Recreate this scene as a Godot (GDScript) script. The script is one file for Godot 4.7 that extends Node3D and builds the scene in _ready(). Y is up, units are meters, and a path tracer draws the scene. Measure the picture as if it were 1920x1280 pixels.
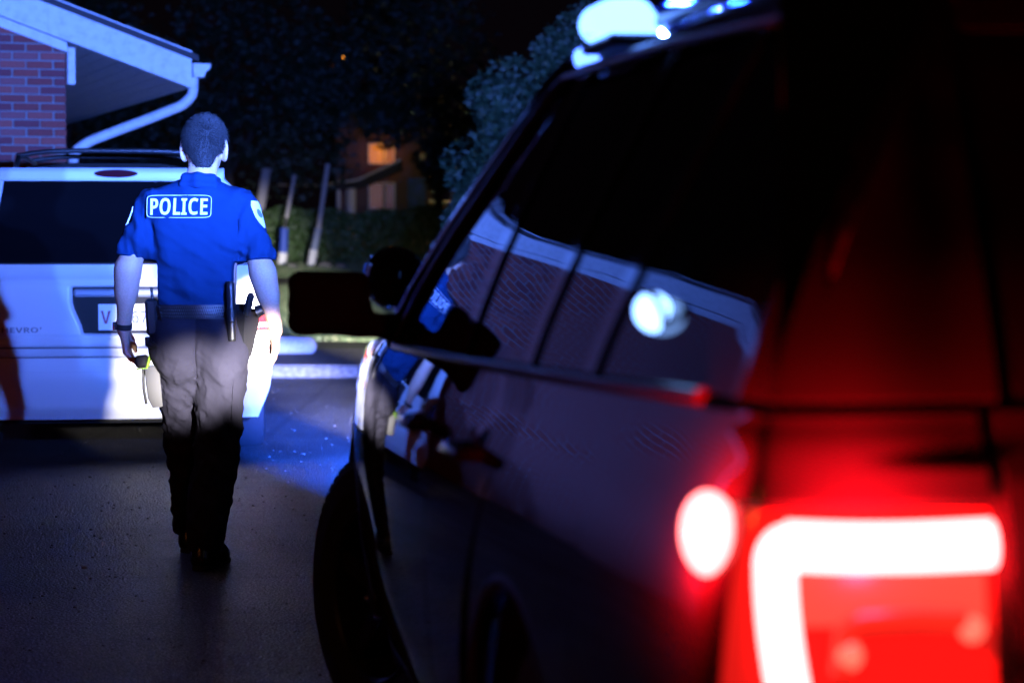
extends Node3D
# Night street: an officer walks from a dark patrol SUV towards a pale van beside a brick house.

class MB:
	var v := PackedVector3Array()
	var n := PackedVector3Array()
	var ix := PackedInt32Array()
	func tri(a: Vector3, b: Vector3, c: Vector3) -> void:      # a, b, c counter-clockwise seen from outside
		var nn := (b - a).cross(c - a).normalized()
		var k := v.size()
		v.append_array([a, b, c])
		n.append_array([nn, nn, nn])
		ix.append_array([k, k + 2, k + 1])
	func quad(a: Vector3, b: Vector3, c: Vector3, d: Vector3) -> void:
		var nn := (c - a).cross(d - b).normalized()
		var k := v.size()
		v.append_array([a, b, c, d])
		n.append_array([nn, nn, nn, nn])
		ix.append_array([k, k + 2, k + 1, k, k + 3, k + 2])
	func box(c: Vector3, s: Vector3, e := 0.0, b := Basis()) -> MB:   # box with chamfered edges
		var h := s * 0.5
		if e <= 0.0:
			for ax in 3:
				for sg in [-1.0, 1.0]:
					var u := (ax + 1) % 3
					var w := (ax + 2) % 3
					var p := []
					for q in [[-1, -1], [1, -1], [1, 1], [-1, 1]]:
						var x := Vector3.ZERO
						x[ax] = h[ax] * sg
						x[u] = h[u] * q[0]
						x[w] = h[w] * q[1]
						p.append(c + b * x)
					if sg > 0: quad(p[0], p[1], p[2], p[3])
					else: quad(p[3], p[2], p[1], p[0])
			return self
		e = minf(e, minf(h.x, minf(h.y, h.z)) * 0.99)
		for ax in 3:
			var u := (ax + 1) % 3
			var w := (ax + 2) % 3
			for sg in [-1.0, 1.0]:
				var p := []
				for q in [[-1, -1], [1, -1], [1, 1], [-1, 1]]:
					var x := Vector3.ZERO
					x[ax] = h[ax] * sg
					x[u] = (h[u] - e) * q[0]
					x[w] = (h[w] - e) * q[1]
					p.append(c + b * x)
				if sg > 0: quad(p[0], p[1], p[2], p[3])
				else: quad(p[3], p[2], p[1], p[0])
			for su in [-1.0, 1.0]:                                 # edges that run along ax
				for sw in [-1.0, 1.0]:
					var p := []
					for q in [[-1, 0], [1, 0], [1, 1], [-1, 1]]:
						var x := Vector3.ZERO
						x[ax] = (h[ax] - e) * q[0]
						x[u] = su * (h[u] - (e if q[1] == 1 else 0.0))
						x[w] = sw * (h[w] - (0.0 if q[1] == 1 else e))
						p.append(c + b * x)
					if su * sw > 0: quad(p[0], p[1], p[2], p[3])
					else: quad(p[3], p[2], p[1], p[0])
		for sx in [-1.0, 1.0]:
			for sy in [-1.0, 1.0]:
				for sz in [-1.0, 1.0]:
					var a := c + b * Vector3(sx * h.x, sy * (h.y - e), sz * (h.z - e))
					var bb := c + b * Vector3(sx * (h.x - e), sy * h.y, sz * (h.z - e))
					var cc := c + b * Vector3(sx * (h.x - e), sy * (h.y - e), sz * h.z)
					if sx * sy * sz > 0: tri(a, bb, cc)
					else: tri(a, cc, bb)
		return self
	func tube(pts: Array, r, seg := 10, caps := true) -> MB:
		var k0 := v.size()
		var up := Vector3.UP
		var first: Vector3 = (pts[1] - pts[0]).normalized()
		if absf(first.dot(up)) > 0.9: up = Vector3.RIGHT
		var side := first.cross(up).normalized()
		for i in pts.size():
			var d: Vector3 = (pts[mini(i + 1, pts.size() - 1)] - pts[maxi(i - 1, 0)]).normalized()
			side = (side - d * side.dot(d)).normalized()
			var o := d.cross(side)
			var rr: float = r[i] if r is Array else r
			for j in seg:
				var a := TAU * j / seg
				var nn := side * cos(a) + o * sin(a)
				v.append(pts[i] + nn * rr)
				n.append(nn)
		for i in pts.size() - 1:
			for j in seg:
				var a := k0 + i * seg + j
				var b := k0 + i * seg + (j + 1) % seg
				ix.append_array([a, b + seg, b, a, a + seg, b + seg])
		if caps:
			for e in [0, pts.size() - 1]:
				var d: Vector3 = (pts[0] - pts[1]).normalized() if e == 0 else (pts[e] - pts[e - 1]).normalized()
				var k := v.size()
				v.append(pts[e])
				n.append(d)
				for j in seg:
					v.append(v[k0 + e * seg + j])
					n.append(d)
				for j in seg:
					if e != 0: ix.append_array([k, k + 1 + (j + 1) % seg, k + 1 + j])
					else: ix.append_array([k, k + 1 + j, k + 1 + (j + 1) % seg])
		return self
	func lathe(prof: Array, xf: Transform3D, seg := 32) -> MB:   # prof: Vector2(radius, height along local y)
		for i in prof.size() - 1:
			var p: Vector2 = prof[i]
			var q: Vector2 = prof[i + 1]
			if p.distance_to(q) < 1e-6: continue
			var t := (q - p).normalized()
			var k := v.size()
			for j in seg + 1:
				var a := TAU * j / seg
				var dir := Vector3(cos(a), 0, sin(a))
				var nn := (xf.basis * (dir * t.y + Vector3(0, -t.x, 0))).normalized()
				v.append(xf * (dir * p.x + Vector3(0, p.y, 0)))
				v.append(xf * (dir * q.x + Vector3(0, q.y, 0)))
				n.append_array([nn, nn])
			for j in seg:
				var a := k + j * 2
				ix.append_array([a, a + 2, a + 1, a + 2, a + 3, a + 1])
		return self
	func prism(poly: PackedVector2Array, depth: float, xf := Transform3D()) -> MB:   # polygon in local xy, front at z = depth / 2
		if Geometry2D.is_polygon_clockwise(poly): poly.reverse()
		var t := Geometry2D.triangulate_polygon(poly)
		var h := depth * 0.5
		for i in range(0, t.size(), 3):
			var p := [poly[t[i]], poly[t[i + 1]], poly[t[i + 2]]]
			if (p[1] - p[0]).cross(p[2] - p[0]) < 0: p = [p[0], p[2], p[1]]
			tri(xf * Vector3(p[0].x, p[0].y, h), xf * Vector3(p[1].x, p[1].y, h), xf * Vector3(p[2].x, p[2].y, h))
			tri(xf * Vector3(p[0].x, p[0].y, -h), xf * Vector3(p[2].x, p[2].y, -h), xf * Vector3(p[1].x, p[1].y, -h))
		for i in poly.size():
			var a := poly[i]
			var b := poly[(i + 1) % poly.size()]
			quad(xf * Vector3(a.x, a.y, h), xf * Vector3(a.x, a.y, -h), xf * Vector3(b.x, b.y, -h), xf * Vector3(b.x, b.y, h))
		return self
	func grid(nu: int, nv: int, f: Callable, out: Vector3, thick := 0.0) -> MB:   # f(u, v) for u, v in 0..1; «out» is any vector on the outer side
		var p := []
		for i in nu + 1:
			for j in nv + 1: p.append(f.call(float(i) / nu, float(j) / nv))
		var w := nv + 1
		var nn := []
		for i in nu + 1:
			for j in nv + 1:
				var du: Vector3 = p[mini(i + 1, nu) * w + j] - p[maxi(i - 1, 0) * w + j]
				var dv: Vector3 = p[i * w + mini(j + 1, nv)] - p[i * w + maxi(j - 1, 0)]
				nn.append(du.cross(dv).normalized())
		var mid: Vector3 = nn[(nu / 2) * w + nv / 2]
		var flip := mid.dot(out) < 0
		if flip:
			for i in nn.size(): nn[i] = -nn[i]
		var k := v.size()
		for i in p.size():
			v.append(p[i])
			n.append(nn[i])
		for i in nu:
			for j in nv:
				var a := k + i * w + j
				if flip: ix.append_array([a, a + w, a + w + 1, a, a + w + 1, a + 1])
				else: ix.append_array([a, a + w + 1, a + w, a, a + 1, a + w + 1])
		if thick > 0.0:
			var rim := []
			for i in nu + 1: rim.append(i * w)
			for j in range(1, w): rim.append(nu * w + j)
			for i in range(nu - 1, -1, -1): rim.append(i * w + nv)
			for j in range(nv - 1, 0, -1): rim.append(j)
			for i in rim.size():
				var a: int = rim[i]
				var b: int = rim[(i + 1) % rim.size()]
				if flip: quad(p[b], p[a], p[a] - nn[a] * thick, p[b] - nn[b] * thick)
				else: quad(p[a], p[b], p[b] - nn[b] * thick, p[a] - nn[a] * thick)
		return self
	func mesh() -> ArrayMesh:
		var a := []
		a.resize(Mesh.ARRAY_MAX)
		a[Mesh.ARRAY_VERTEX] = v
		a[Mesh.ARRAY_NORMAL] = n
		a[Mesh.ARRAY_INDEX] = ix
		var m := ArrayMesh.new()
		m.add_surface_from_arrays(Mesh.PRIMITIVE_TRIANGLES, a)
		return m

# ---------------------------------------------------------------- helpers
var taken := {}
var rng := RandomNumberGenerator.new()
var M := {}

func numbered(s: String) -> String:
	taken[s] = taken.get(s, 0) + 1
	return s if taken[s] == 1 else "%s_%03d" % [s, taken[s] - 1]

func thing(called: String, label: String, category: String, at := Vector3.ZERO, turn := 0.0, group := "") -> Node3D:
	var o := Node3D.new()
	o.name = numbered(called)
	add_child(o)
	o.position = at
	o.rotation.y = turn
	meta(o, label, category, group)
	return o

func meta(o: Node3D, label: String, category: String, group := "") -> void:
	o.set_meta("label", label)
	o.set_meta("category", category)
	if group: o.set_meta("group", group)

func obj(called: String, m, mat: Material, parent: Node3D = null) -> MeshInstance3D:
	var o := MeshInstance3D.new()
	o.mesh = m.mesh() if m is MB else m
	o.material_override = mat
	if parent:
		o.name = called
		parent.add_child(o, true)
	else:
		o.name = numbered(called)
		add_child(o)
	return o

func ground_piece(called: String, m, mat: Material) -> MeshInstance3D:
	var o := obj(called, m, mat)
	o.set_meta("kind", "structure")
	return o

func col(r: float, g: float, b: float, a := 1.0) -> Color:          # linear base colour to the sRGB that materials hold
	var c := Color(r, g, b).linear_to_srgb()
	c.a = a
	return c

func mk(c: Color, rough := 0.6, metal := 0.0) -> StandardMaterial3D:
	var m := StandardMaterial3D.new()
	m.albedo_color = c
	m.roughness = rough
	m.metallic = metal
	return m

func noise_tex(freq: float, octaves: int, ramp: Array, size := 512, kind := FastNoiseLite.TYPE_SIMPLEX, sd := 1) -> NoiseTexture2D:
	var f := FastNoiseLite.new()
	f.seed = sd
	f.noise_type = kind
	f.frequency = freq
	f.fractal_octaves = octaves
	var t := NoiseTexture2D.new()
	t.width = size
	t.height = size
	t.seamless = true
	t.noise = f
	if ramp:
		var g := Gradient.new()
		g.offsets = PackedFloat32Array(ramp.map(func(x): return x[0]))
		g.colors = PackedColorArray(ramp.map(func(x): return x[1]))
		t.color_ramp = g
	return t

func tri_map(m: StandardMaterial3D, scale: float, world := true) -> StandardMaterial3D:
	m.uv1_triplanar = true
	m.uv1_world_triplanar = world
	m.uv1_scale = Vector3.ONE * scale
	return m

func glow(c: Color, energy: float, base := Color(0.1, 0.1, 0.1)) -> StandardMaterial3D:
	var m := mk(base, 0.3)
	m.emission_enabled = true
	m.emission = c
	m.emission_energy_multiplier = energy
	return m

func omni(called: String, at: Vector3, c: Color, e: float, size: float, parent: Node3D) -> void:
	var l := OmniLight3D.new()
	l.name = called
	parent.add_child(l, true)
	l.position = at
	l.light_color = c
	l.light_energy = e
	l.light_size = size
	l.omni_range = 120.0
	l.omni_attenuation = 2.0
	l.shadow_enabled = true

func spot(called: String, at: Vector3, towards: Vector3, c: Color, e: float, angle: float, size: float, parent: Node3D) -> void:
	var l := SpotLight3D.new()
	l.name = called
	parent.add_child(l, true)
	l.position = at
	l.basis = Basis.looking_at(towards.normalized())
	l.light_color = c
	l.light_energy = e
	l.light_size = size
	l.spot_range = 150.0
	l.spot_attenuation = 2.0
	l.spot_angle = angle
	l.spot_angle_attenuation = 1.0
	l.shadow_enabled = true

# ---------------------------------------------------------------- smooth solids from joints and radii
# bones: [a, b, ra, rb] tapered capsules, or [centre, Vector3 radii, Basis] ellipsoids; each distance is added as exp(-d / k)
func solid(bones: Array, cell: float, k: float, post = null) -> ArrayMesh:
	var mb := MB.new()
	solid_into(mb, bones, cell, k, post)
	return mb.mesh()

func solid_into(mb: MB, bones: Array, cell: float, k: float, post = null) -> void:
	var lo := Vector3.ONE * 1e9
	var hi := -lo
	var boxes := []
	for b in bones:
		var r: float = b[1][b[1].max_axis_index()] if b.size() == 3 else maxf(b[2], b[3])
		var p: Vector3 = b[0]
		var q: Vector3 = b[0] if b.size() == 3 else b[1]
		var pad := Vector3.ONE * (r + 4.0 * k + 2.0 * cell)
		boxes.append([p.min(q) - pad, p.max(q) + pad])
		lo = lo.min(boxes[-1][0])
		hi = hi.max(boxes[-1][1])
	var nx := int((hi.x - lo.x) / cell) + 2
	var ny := int((hi.y - lo.y) / cell) + 2
	var nz := int((hi.z - lo.z) / cell) + 2
	var f := PackedFloat32Array()
	f.resize(nx * ny * nz)
	for bi in bones.size():
		var b: Array = bones[bi]
		var l0: Vector3 = ((boxes[bi][0] - lo) / cell).floor()
		var h0: Vector3 = ((boxes[bi][1] - lo) / cell).ceil()
		var round_one := b.size() == 3
		var a: Vector3 = b[0]
		var ab := Vector3.ZERO
		var len2 := 1.0
		var inv := Vector3.ONE
		var back := Basis()
		var small := 1.0
		var ra := 0.0
		var rb := 0.0
		if round_one:
			inv = Vector3.ONE / b[1]
			back = b[2].inverse()
			small = minf(b[1].x, minf(b[1].y, b[1].z))
		else:
			ab = b[1] - a
			len2 = maxf(ab.length_squared(), 1e-9)
			ra = b[2]
			rb = b[3]
		for z in range(maxi(0, int(l0.z)), mini(nz, int(h0.z) + 1)):
			for y in range(maxi(0, int(l0.y)), mini(ny, int(h0.y) + 1)):
				var row := (z * ny + y) * nx
				for x in range(maxi(0, int(l0.x)), mini(nx, int(h0.x) + 1)):
					var p := lo + Vector3(x, y, z) * cell - a
					var d: float
					if round_one:
						d = ((back * p * inv).length() - 1.0) * small
					else:
						var t := clampf(p.dot(ab) / len2, 0.0, 1.0)
						d = (p - ab * t).length() - (ra + (rb - ra) * t)
					if d < 6.0 * k: f[row + x] += exp(-maxf(d, -20.0 * k) / k)
	for i in f.size():
		var s := f[i]
		f[i] = -k * log(s) if s > 1e-3 else 7.0 * k
	if post != null:
		var i := 0
		for z in nz:
			for y in ny:
				for x in nx:
					if absf(f[i]) < 0.05 or f[i] < 0.0: f[i] = post.call(lo + Vector3(x, y, z) * cell, f[i])
					i += 1
	var at := PackedInt32Array()
	at.resize(f.size())
	at.fill(-1)
	var offs := [0, 1, nx, nx + 1, nx * ny, nx * ny + 1, nx * ny + nx, nx * ny + nx + 1]
	var base := mb.v.size()
	var edges := [[0, 1], [2, 3], [4, 5], [6, 7], [0, 2], [1, 3], [4, 6], [5, 7], [0, 4], [1, 5], [2, 6], [3, 7]]
	var cell_of := [Vector3(0, 0, 0), Vector3(1, 0, 0), Vector3(0, 1, 0), Vector3(1, 1, 0), Vector3(0, 0, 1), Vector3(1, 0, 1), Vector3(0, 1, 1), Vector3(1, 1, 1)]
	for z in nz - 1:
		for y in ny - 1:
			var i := (z * ny + y) * nx
			for x in nx - 1:
				var c0 := f[i] < 0.0
				var mixed := (f[i + 1] < 0.0) != c0 or (f[i + nx] < 0.0) != c0 or (f[i + nx + 1] < 0.0) != c0
				if not mixed:
					var j := i + nx * ny
					mixed = (f[j] < 0.0) != c0 or (f[j + 1] < 0.0) != c0 or (f[j + nx] < 0.0) != c0 or (f[j + nx + 1] < 0.0) != c0
				if mixed:
					var sum := Vector3.ZERO
					var cnt := 0
					for e in edges:
						var fa: float = f[i + offs[e[0]]]
						var fb: float = f[i + offs[e[1]]]
						if (fa < 0.0) != (fb < 0.0):
							sum += cell_of[e[0]].lerp(cell_of[e[1]], fa / (fa - fb))
							cnt += 1
					at[i] = mb.v.size()
					mb.v.append(lo + (Vector3(x, y, z) + sum / cnt) * cell)
					mb.n.append(Vector3.ZERO)
				i += 1
	var steps := [1, nx, nx * ny]
	for z in range(1, nz - 1):
		for y in range(1, ny - 1):
			for x in range(1, nx - 1):
				var i := (z * ny + y) * nx + x
				var inside := f[i] < 0.0
				for ax in 3:
					if (f[i + steps[ax]] < 0.0) == inside: continue
					var s1: int = steps[(ax + 1) % 3]
					var s2: int = steps[(ax + 2) % 3]
					var q := [at[i], at[i - s1], at[i - s1 - s2], at[i - s2]]
					if q.min() < 0: continue
					if not inside: q.reverse()
					var nn := (mb.v[q[2]] - mb.v[q[0]]).cross(mb.v[q[3]] - mb.v[q[1]])
					for k2 in q: mb.n[k2] += nn
					mb.ix.append_array([q[0], q[2], q[1], q[0], q[3], q[2]])
	for i in range(base, mb.v.size()): mb.n[i] = mb.n[i].normalized()

func field(bones: Array, k: float, p: Vector3) -> float:
	var s := 0.0
	for b in bones:
		var d: float
		if b.size() == 3: d = ((b[2].inverse() * (p - b[0]) / b[1]).length() - 1.0) * minf(b[1].x, minf(b[1].y, b[1].z))
		else:
			var ab: Vector3 = b[1] - b[0]
			var t := clampf((p - b[0]).dot(ab) / maxf(ab.length_squared(), 1e-9), 0.0, 1.0)
			d = (p - b[0] - ab * t).length() - lerpf(b[2], b[3], t)
		if d < 8.0 * k: s += exp(-d / k)
	return -k * log(maxf(s, 1e-3))

func drop_on(bones: Array, k: float, from: Vector3, dir: Vector3) -> Vector3:      # first point of that solid along dir
	var p := from
	for i in 60:
		var d := field(bones, k, p)
		if d < 0.0005: break
		p += dir * d * 0.7
	return p

# ================================================================ the scene
func _ready() -> void:
	rng.seed = 11
	set_camera()
	set_sky()
	materials()
	build_ground()
	build_house()
	build_background()
	build_suv()
	build_van()
	build_person()
	build_street_lamps()

func set_camera() -> void:
	var cam := Camera3D.new()
	cam.name = "camera"
	add_child(cam)
	cam.position = Vector3(0, 1.35, 0)
	cam.rotation.x = deg_to_rad(-2.614)
	cam.near = 0.05
	cam.far = 600.0
	var a := CameraAttributesPhysical.new()
	a.frustum_focal_length = 85.0
	a.frustum_focus_distance = 9.7
	a.exposure_aperture = 3.4
	a.exposure_multiplier = 1.0
	cam.attributes = a
	cam.fov = rad_to_deg(2.0 * atan(12.0 / 85.0))

func set_sky() -> void:
	var we := WorldEnvironment.new()
	we.name = "environment"
	var e := Environment.new()
	e.background_mode = Environment.BG_SKY
	var s := ProceduralSkyMaterial.new()
	s.sky_top_color = col(0.0009, 0.0005, 0.0012)
	s.sky_horizon_color = col(0.0018, 0.001, 0.002)
	s.ground_bottom_color = col(0.0005, 0.0004, 0.0005)
	s.ground_horizon_color = col(0.0012, 0.0008, 0.0012)
	e.sky = Sky.new()
	e.sky.sky_material = s
	e.tonemap_mode = Environment.TONE_MAPPER_LINEAR
	e.tonemap_exposure = 1.0
	e.sdfgi_enabled = true
	e.ssao_enabled = true
	e.ssil_enabled = true
	we.environment = e
	add_child(we)

func materials() -> void:
	# asphalt: fine aggregate, patches, small stones
	var a := mk(Color.WHITE, 0.58)
	a.albedo_texture = noise_tex(0.05, 5, [[0.0, col(0.01, 0.01, 0.01)], [0.36, col(0.022, 0.021, 0.021)], [0.5, col(0.045, 0.043, 0.042)], [0.6, col(0.09, 0.086, 0.083)], [0.68, col(0.26, 0.25, 0.24)], [0.8, col(0.4, 0.39, 0.38)]], 1024)
	a.heightmap_enabled = true
	a.heightmap_texture = noise_tex(0.06, 4, [], 1024, FastNoiseLite.TYPE_SIMPLEX, 5)
	a.heightmap_scale = 1.2
	a.roughness = 1.0
	a.roughness_texture = noise_tex(0.05, 4, [[0.3, Color(0.4, 0.4, 0.4)], [0.5, Color(0.6, 0.6, 0.6)], [0.65, Color(0.95, 0.95, 0.95)]], 1024, FastNoiseLite.TYPE_SIMPLEX, 1)
	a.roughness_texture_channel = BaseMaterial3D.TEXTURE_CHANNEL_RED
	a.detail_enabled = true
	a.detail_blend_mode = BaseMaterial3D.BLEND_MODE_MUL
	a.detail_albedo = noise_tex(0.008, 4, [[0.0, Color(0.55, 0.53, 0.52)], [0.5, Color(0.85, 0.84, 0.83)], [1.0, Color(1, 1, 1)]], 512, FastNoiseLite.TYPE_SIMPLEX, 9)
	a.detail_uv_layer = BaseMaterial3D.DETAIL_UV_2
	a.uv2_triplanar = true
	a.uv2_world_triplanar = true
	a.uv2_scale = Vector3.ONE * 0.11
	M.asphalt = tri_map(a, 0.9)
	var c := mk(Color.WHITE, 0.9)
	c.albedo_texture = noise_tex(0.03, 5, [[0.0, col(0.11, 0.105, 0.1)], [1.0, col(0.26, 0.25, 0.24)]])
	c.heightmap_enabled = true
	c.heightmap_texture = noise_tex(0.08, 4, [])
	c.heightmap_scale = 0.4
	M.concrete = tri_map(c, 0.8)
	M.soil = tri_map(mk(Color.WHITE, 0.95), 0.5)
	M.soil.albedo_texture = noise_tex(0.03, 5, [[0.0, col(0.03, 0.035, 0.014)], [1.0, col(0.09, 0.1, 0.04)]])
	M.paint = mk(col(0.01, 0.0095, 0.012), 0.4)
	M.paint.metallic_specular = 0.0
	M.paint.clearcoat_enabled = true
	M.paint.clearcoat = 1.0
	M.paint.clearcoat_roughness = 0.02
	M.glass = mk(col(0.004, 0.004, 0.005), 0.02)
	M.glass.metallic_specular = 0.22
	M.trim = mk(col(0.012, 0.012, 0.012), 0.45)
	M.gloss = mk(col(0.006, 0.006, 0.006), 0.06)
	M.mirror_shell = mk(col(0.005, 0.005, 0.005), 0.85)
	M.mirror_shell.metallic_specular = 0.2
	M.satin = mk(col(0.02, 0.02, 0.02), 0.25)
	M.chrome = mk(col(0.6, 0.6, 0.62), 0.12, 1.0)
	M.rim_dark = mk(col(0.05, 0.05, 0.05), 0.3, 0.7)
	M.rubber = mk(col(0.014, 0.014, 0.014), 0.8)
	M.dark = mk(col(0.01, 0.01, 0.01), 0.8)
	var fab := tri_map(mk(Color.WHITE, 0.9), 6.0, false)
	fab.albedo_texture = noise_tex(0.2, 3, [[0.0, col(0.0025, 0.022, 0.07)], [1.0, col(0.004, 0.032, 0.095)]])
	fab.heightmap_enabled = true
	fab.heightmap_texture = noise_tex(0.3, 2, [])
	fab.heightmap_scale = 0.03
	fab.metallic_specular = 0.25
	M.shirt = fab
	var tr: StandardMaterial3D = fab.duplicate()
	tr.albedo_texture = noise_tex(0.2, 3, [[0.0, col(0.012, 0.0115, 0.02)], [1.0, col(0.022, 0.021, 0.035)]])
	M.trousers = tr
	M.skin = tri_map(mk(Color.WHITE, 0.55), 5.0, false)
	M.skin.albedo_texture = noise_tex(0.03, 4, [[0.0, col(0.42, 0.25, 0.17)], [1.0, col(0.56, 0.36, 0.27)]])
	M.skin.subsurf_scatter_enabled = true
	M.skin.subsurf_scatter_strength = 0.15
	M.hair = tri_map(mk(Color.WHITE, 0.6), 4.0, false)
	M.hair.metallic_specular = 0.3
	M.hair.albedo_texture = noise_tex(0.07, 3, [[0.3, col(0.002, 0.002, 0.002)], [0.5, col(0.011, 0.011, 0.011)], [0.7, col(0.05, 0.05, 0.05)]])
	M.leather = tri_map(mk(col(0.01, 0.01, 0.012), 0.42), 1.0, false)
	M.white = mk(col(0.75, 0.75, 0.75), 0.6)
	M.soft_white = tri_map(mk(Color.WHITE, 0.55), 0.9)
	M.soft_white.albedo_texture = noise_tex(0.02, 5, [[0.0, col(0.52, 0.51, 0.49)], [0.5, col(0.68, 0.67, 0.65)], [1.0, col(0.74, 0.73, 0.71)]])

# ---------------------------------------------------------------- ground
func rise(d: float) -> float:                                   # the lawn climbs gently away from the road
	return 0.12 + 0.42 * smoothstep(27.0, 62.0, d) + maxf(0.0, d - 62.0) * 0.012

func build_ground() -> void:
	var m := MB.new()
	m.grid(60, 60, func(u, v): return Vector3(lerpf(-150, 150, u), -0.03, lerpf(60, -300, v)), Vector3.UP)
	ground_piece("ground", m, M.soil)
	m = MB.new()
	m.grid(2, 2, func(u, v): return Vector3(lerpf(-60, 60, u), 0.0, lerpf(40, -22.2, v)), Vector3.UP)
	ground_piece("road", m, M.asphalt)
	m = MB.new()                                                   # kerb stones
	var kerb := Node3D.new()
	kerb.name = "kerb"
	add_child(kerb)
	kerb.set_meta("kind", "structure")
	for i in 24:
		var b := MB.new().box(Vector3(-14 + i * 1.2, 0.055, -22.33), Vector3(1.19, 0.13, 0.22), 0.025)
		obj("kerb_stone", b, M.concrete, kerb)
	var walk := Node3D.new()
	walk.name = "pavement"
	add_child(walk)
	walk.set_meta("kind", "structure")
	for i in 20:
		for j in 2:
			var b := MB.new().box(Vector3(-14 + i * 1.5, 0.03, -23.2 - j * 1.52), Vector3(1.488, 0.17 + rng.randf_range(-0.004, 0.004), 1.505), 0.01)
			obj("paving_slab", b, M.concrete, walk)
	m = MB.new()
	m.grid(40, 80, func(u, v):
		var d := lerpf(25.5, 230, v * v)
		var x := lerpf(-90, 90, u)
		return Vector3(x, rise(d) + 0.03 * sin(x * 1.3 + d * 0.4) - (0.12 if d < 25.7 else 0.0), -d), Vector3.UP)
	ground_piece("lawn", m, M.soil)
	m = MB.new()                                                   # worn footpath across the lawn
	m.grid(40, 2, func(u, v):
		var x := lerpf(-9, 4, u)
		var d := lerpf(44.5, 47.5, v) + 0.8 * sin(x * 0.6)
		return Vector3(x, rise(d) + 0.05 + 0.03 * sin(x * 1.3 + d * 0.4), -d), Vector3.UP)
	var fp := ground_piece("footpath", m, tri_map(mk(col(0.16, 0.14, 0.12), 0.95), 1.0))
	fp.material_override.albedo_texture = noise_tex(0.05, 4, [[0.0, Color(0.6, 0.6, 0.6)], [1.0, Color.WHITE]])
	# grass tufts
	var blade := MB.new()
	for i in 7:
		var a := rng.randf() * TAU
		var o := Vector3(cos(a), 0, sin(a)) * rng.randf() * 0.05
		var side := Vector3(-sin(a), 0, cos(a)) * 0.006
		var tip := o + Vector3(cos(a) * 0.05, rng.randf_range(0.06, 0.13), sin(a) * 0.05)
		blade.tri(o - side, o + side, tip)
	var mm := MultiMesh.new()
	mm.transform_format = MultiMesh.TRANSFORM_3D
	mm.use_colors = true
	mm.mesh = blade.mesh()
	var gm := mk(Color.WHITE, 0.7)
	gm.vertex_color_use_as_albedo = true
	gm.backlight_enabled = true
	gm.backlight = Color(0.25, 0.3, 0.1)
	mm.instance_count = 26000
	for i in mm.instance_count:
		var d := lerpf(26.4, 60.0, pow(rng.randf(), 1.35))
		var x := rng.randf_range(-0.16 * d, 0.03 * d)
		if d > 44.3 + 0.8 * sin(x * 0.6) and d < 47.6 + 0.8 * sin(x * 0.6): d += 3.6
		mm.set_instance_transform(i, Transform3D(Basis(Vector3.UP, rng.randf() * TAU).scaled(Vector3(1.2, rng.randf_range(0.6, 1.3), 1.2)), Vector3(x, rise(d) + 0.03 * sin(x * 1.3 + d * 0.4) - 0.005, -d)))
		var g := rng.randf()
		mm.set_instance_color(i, Color(lerpf(0.13, 0.32, g * g), lerpf(0.18, 0.32, g), lerpf(0.08, 0.18, g)))
	var go := MultiMeshInstance3D.new()
	go.name = "grass"
	go.multimesh = mm
	go.material_override = gm
	add_child(go)
	go.set_meta("kind", "stuff")
	go.set_meta("label", "short green lawn grass beyond the kerb")
	go.set_meta("category", "grass")
	# loose grit on the road
	var gr := MultiMesh.new()
	gr.transform_format = MultiMesh.TRANSFORM_3D
	gr.use_colors = true
	gr.mesh = solid([[Vector3.ZERO, Vector3(0.005, 0.0035, 0.004), Basis()], [Vector3(0.002, 0.0005, 0.001), Vector3(0.0035, 0.003, 0.004), Basis()]], 0.0016, 0.001)
	gr.instance_count = 900
	for i in gr.instance_count:
		var d := lerpf(5.5, 21.0, rng.randf())
		var k := rng.randf_range(0.5, 1.3) * (1.7 if rng.randf() < 0.03 else 1.0)
		gr.set_instance_transform(i, Transform3D(Basis(Vector3.UP, rng.randf() * TAU).scaled(Vector3.ONE * k), Vector3(rng.randf_range(-0.24 * d, 0.02 * d), 0.001, -d)))
		var c := rng.randf_range(0.05, 0.16)
		gr.set_instance_color(i, Color(c, c * 0.97, c * 0.93))
	var gi := MultiMeshInstance3D.new()
	gi.name = "gravel"
	gi.multimesh = gr
	gi.material_override = mk(Color.WHITE, 0.7)
	gi.material_override.vertex_color_use_as_albedo = true
	add_child(gi)
	gi.set_meta("kind", "stuff")
	gi.set_meta("label", "loose grit scattered over the asphalt road")
	gi.set_meta("category", "gravel")
	# painted concrete wheel stop at the lawn's edge
	var ws := obj("wheel_stop", solid([[Vector3(-0.4, 0.07, 0.05), Vector3(0.4, 0.07, 0.05), 0.07, 0.075], [Vector3(-0.4, 0.07, -0.05), Vector3(0.4, 0.07, -0.05), 0.07, 0.075], [Vector3(-0.4, 0.12, 0), Vector3(0.39, 0.12, 0), 0.05, 0.05]], 0.02, 0.02, func(p, d): return maxf(d, -p.y)), tri_map(mk(col(0.74, 0.73, 0.7), 0.8), 2.0))
	ws.material_override.albedo_texture = noise_tex(0.03, 4, [[0.0, Color(0.75, 0.74, 0.72)], [0.5, Color(0.95, 0.95, 0.95)], [1.0, Color.WHITE]])
	ws.position = Vector3(-2.45, 0.112, -24.4)
	ws.rotation.y = 0.05
	meta(ws, "white painted concrete block at the edge of the lawn", "wheel stop")

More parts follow.
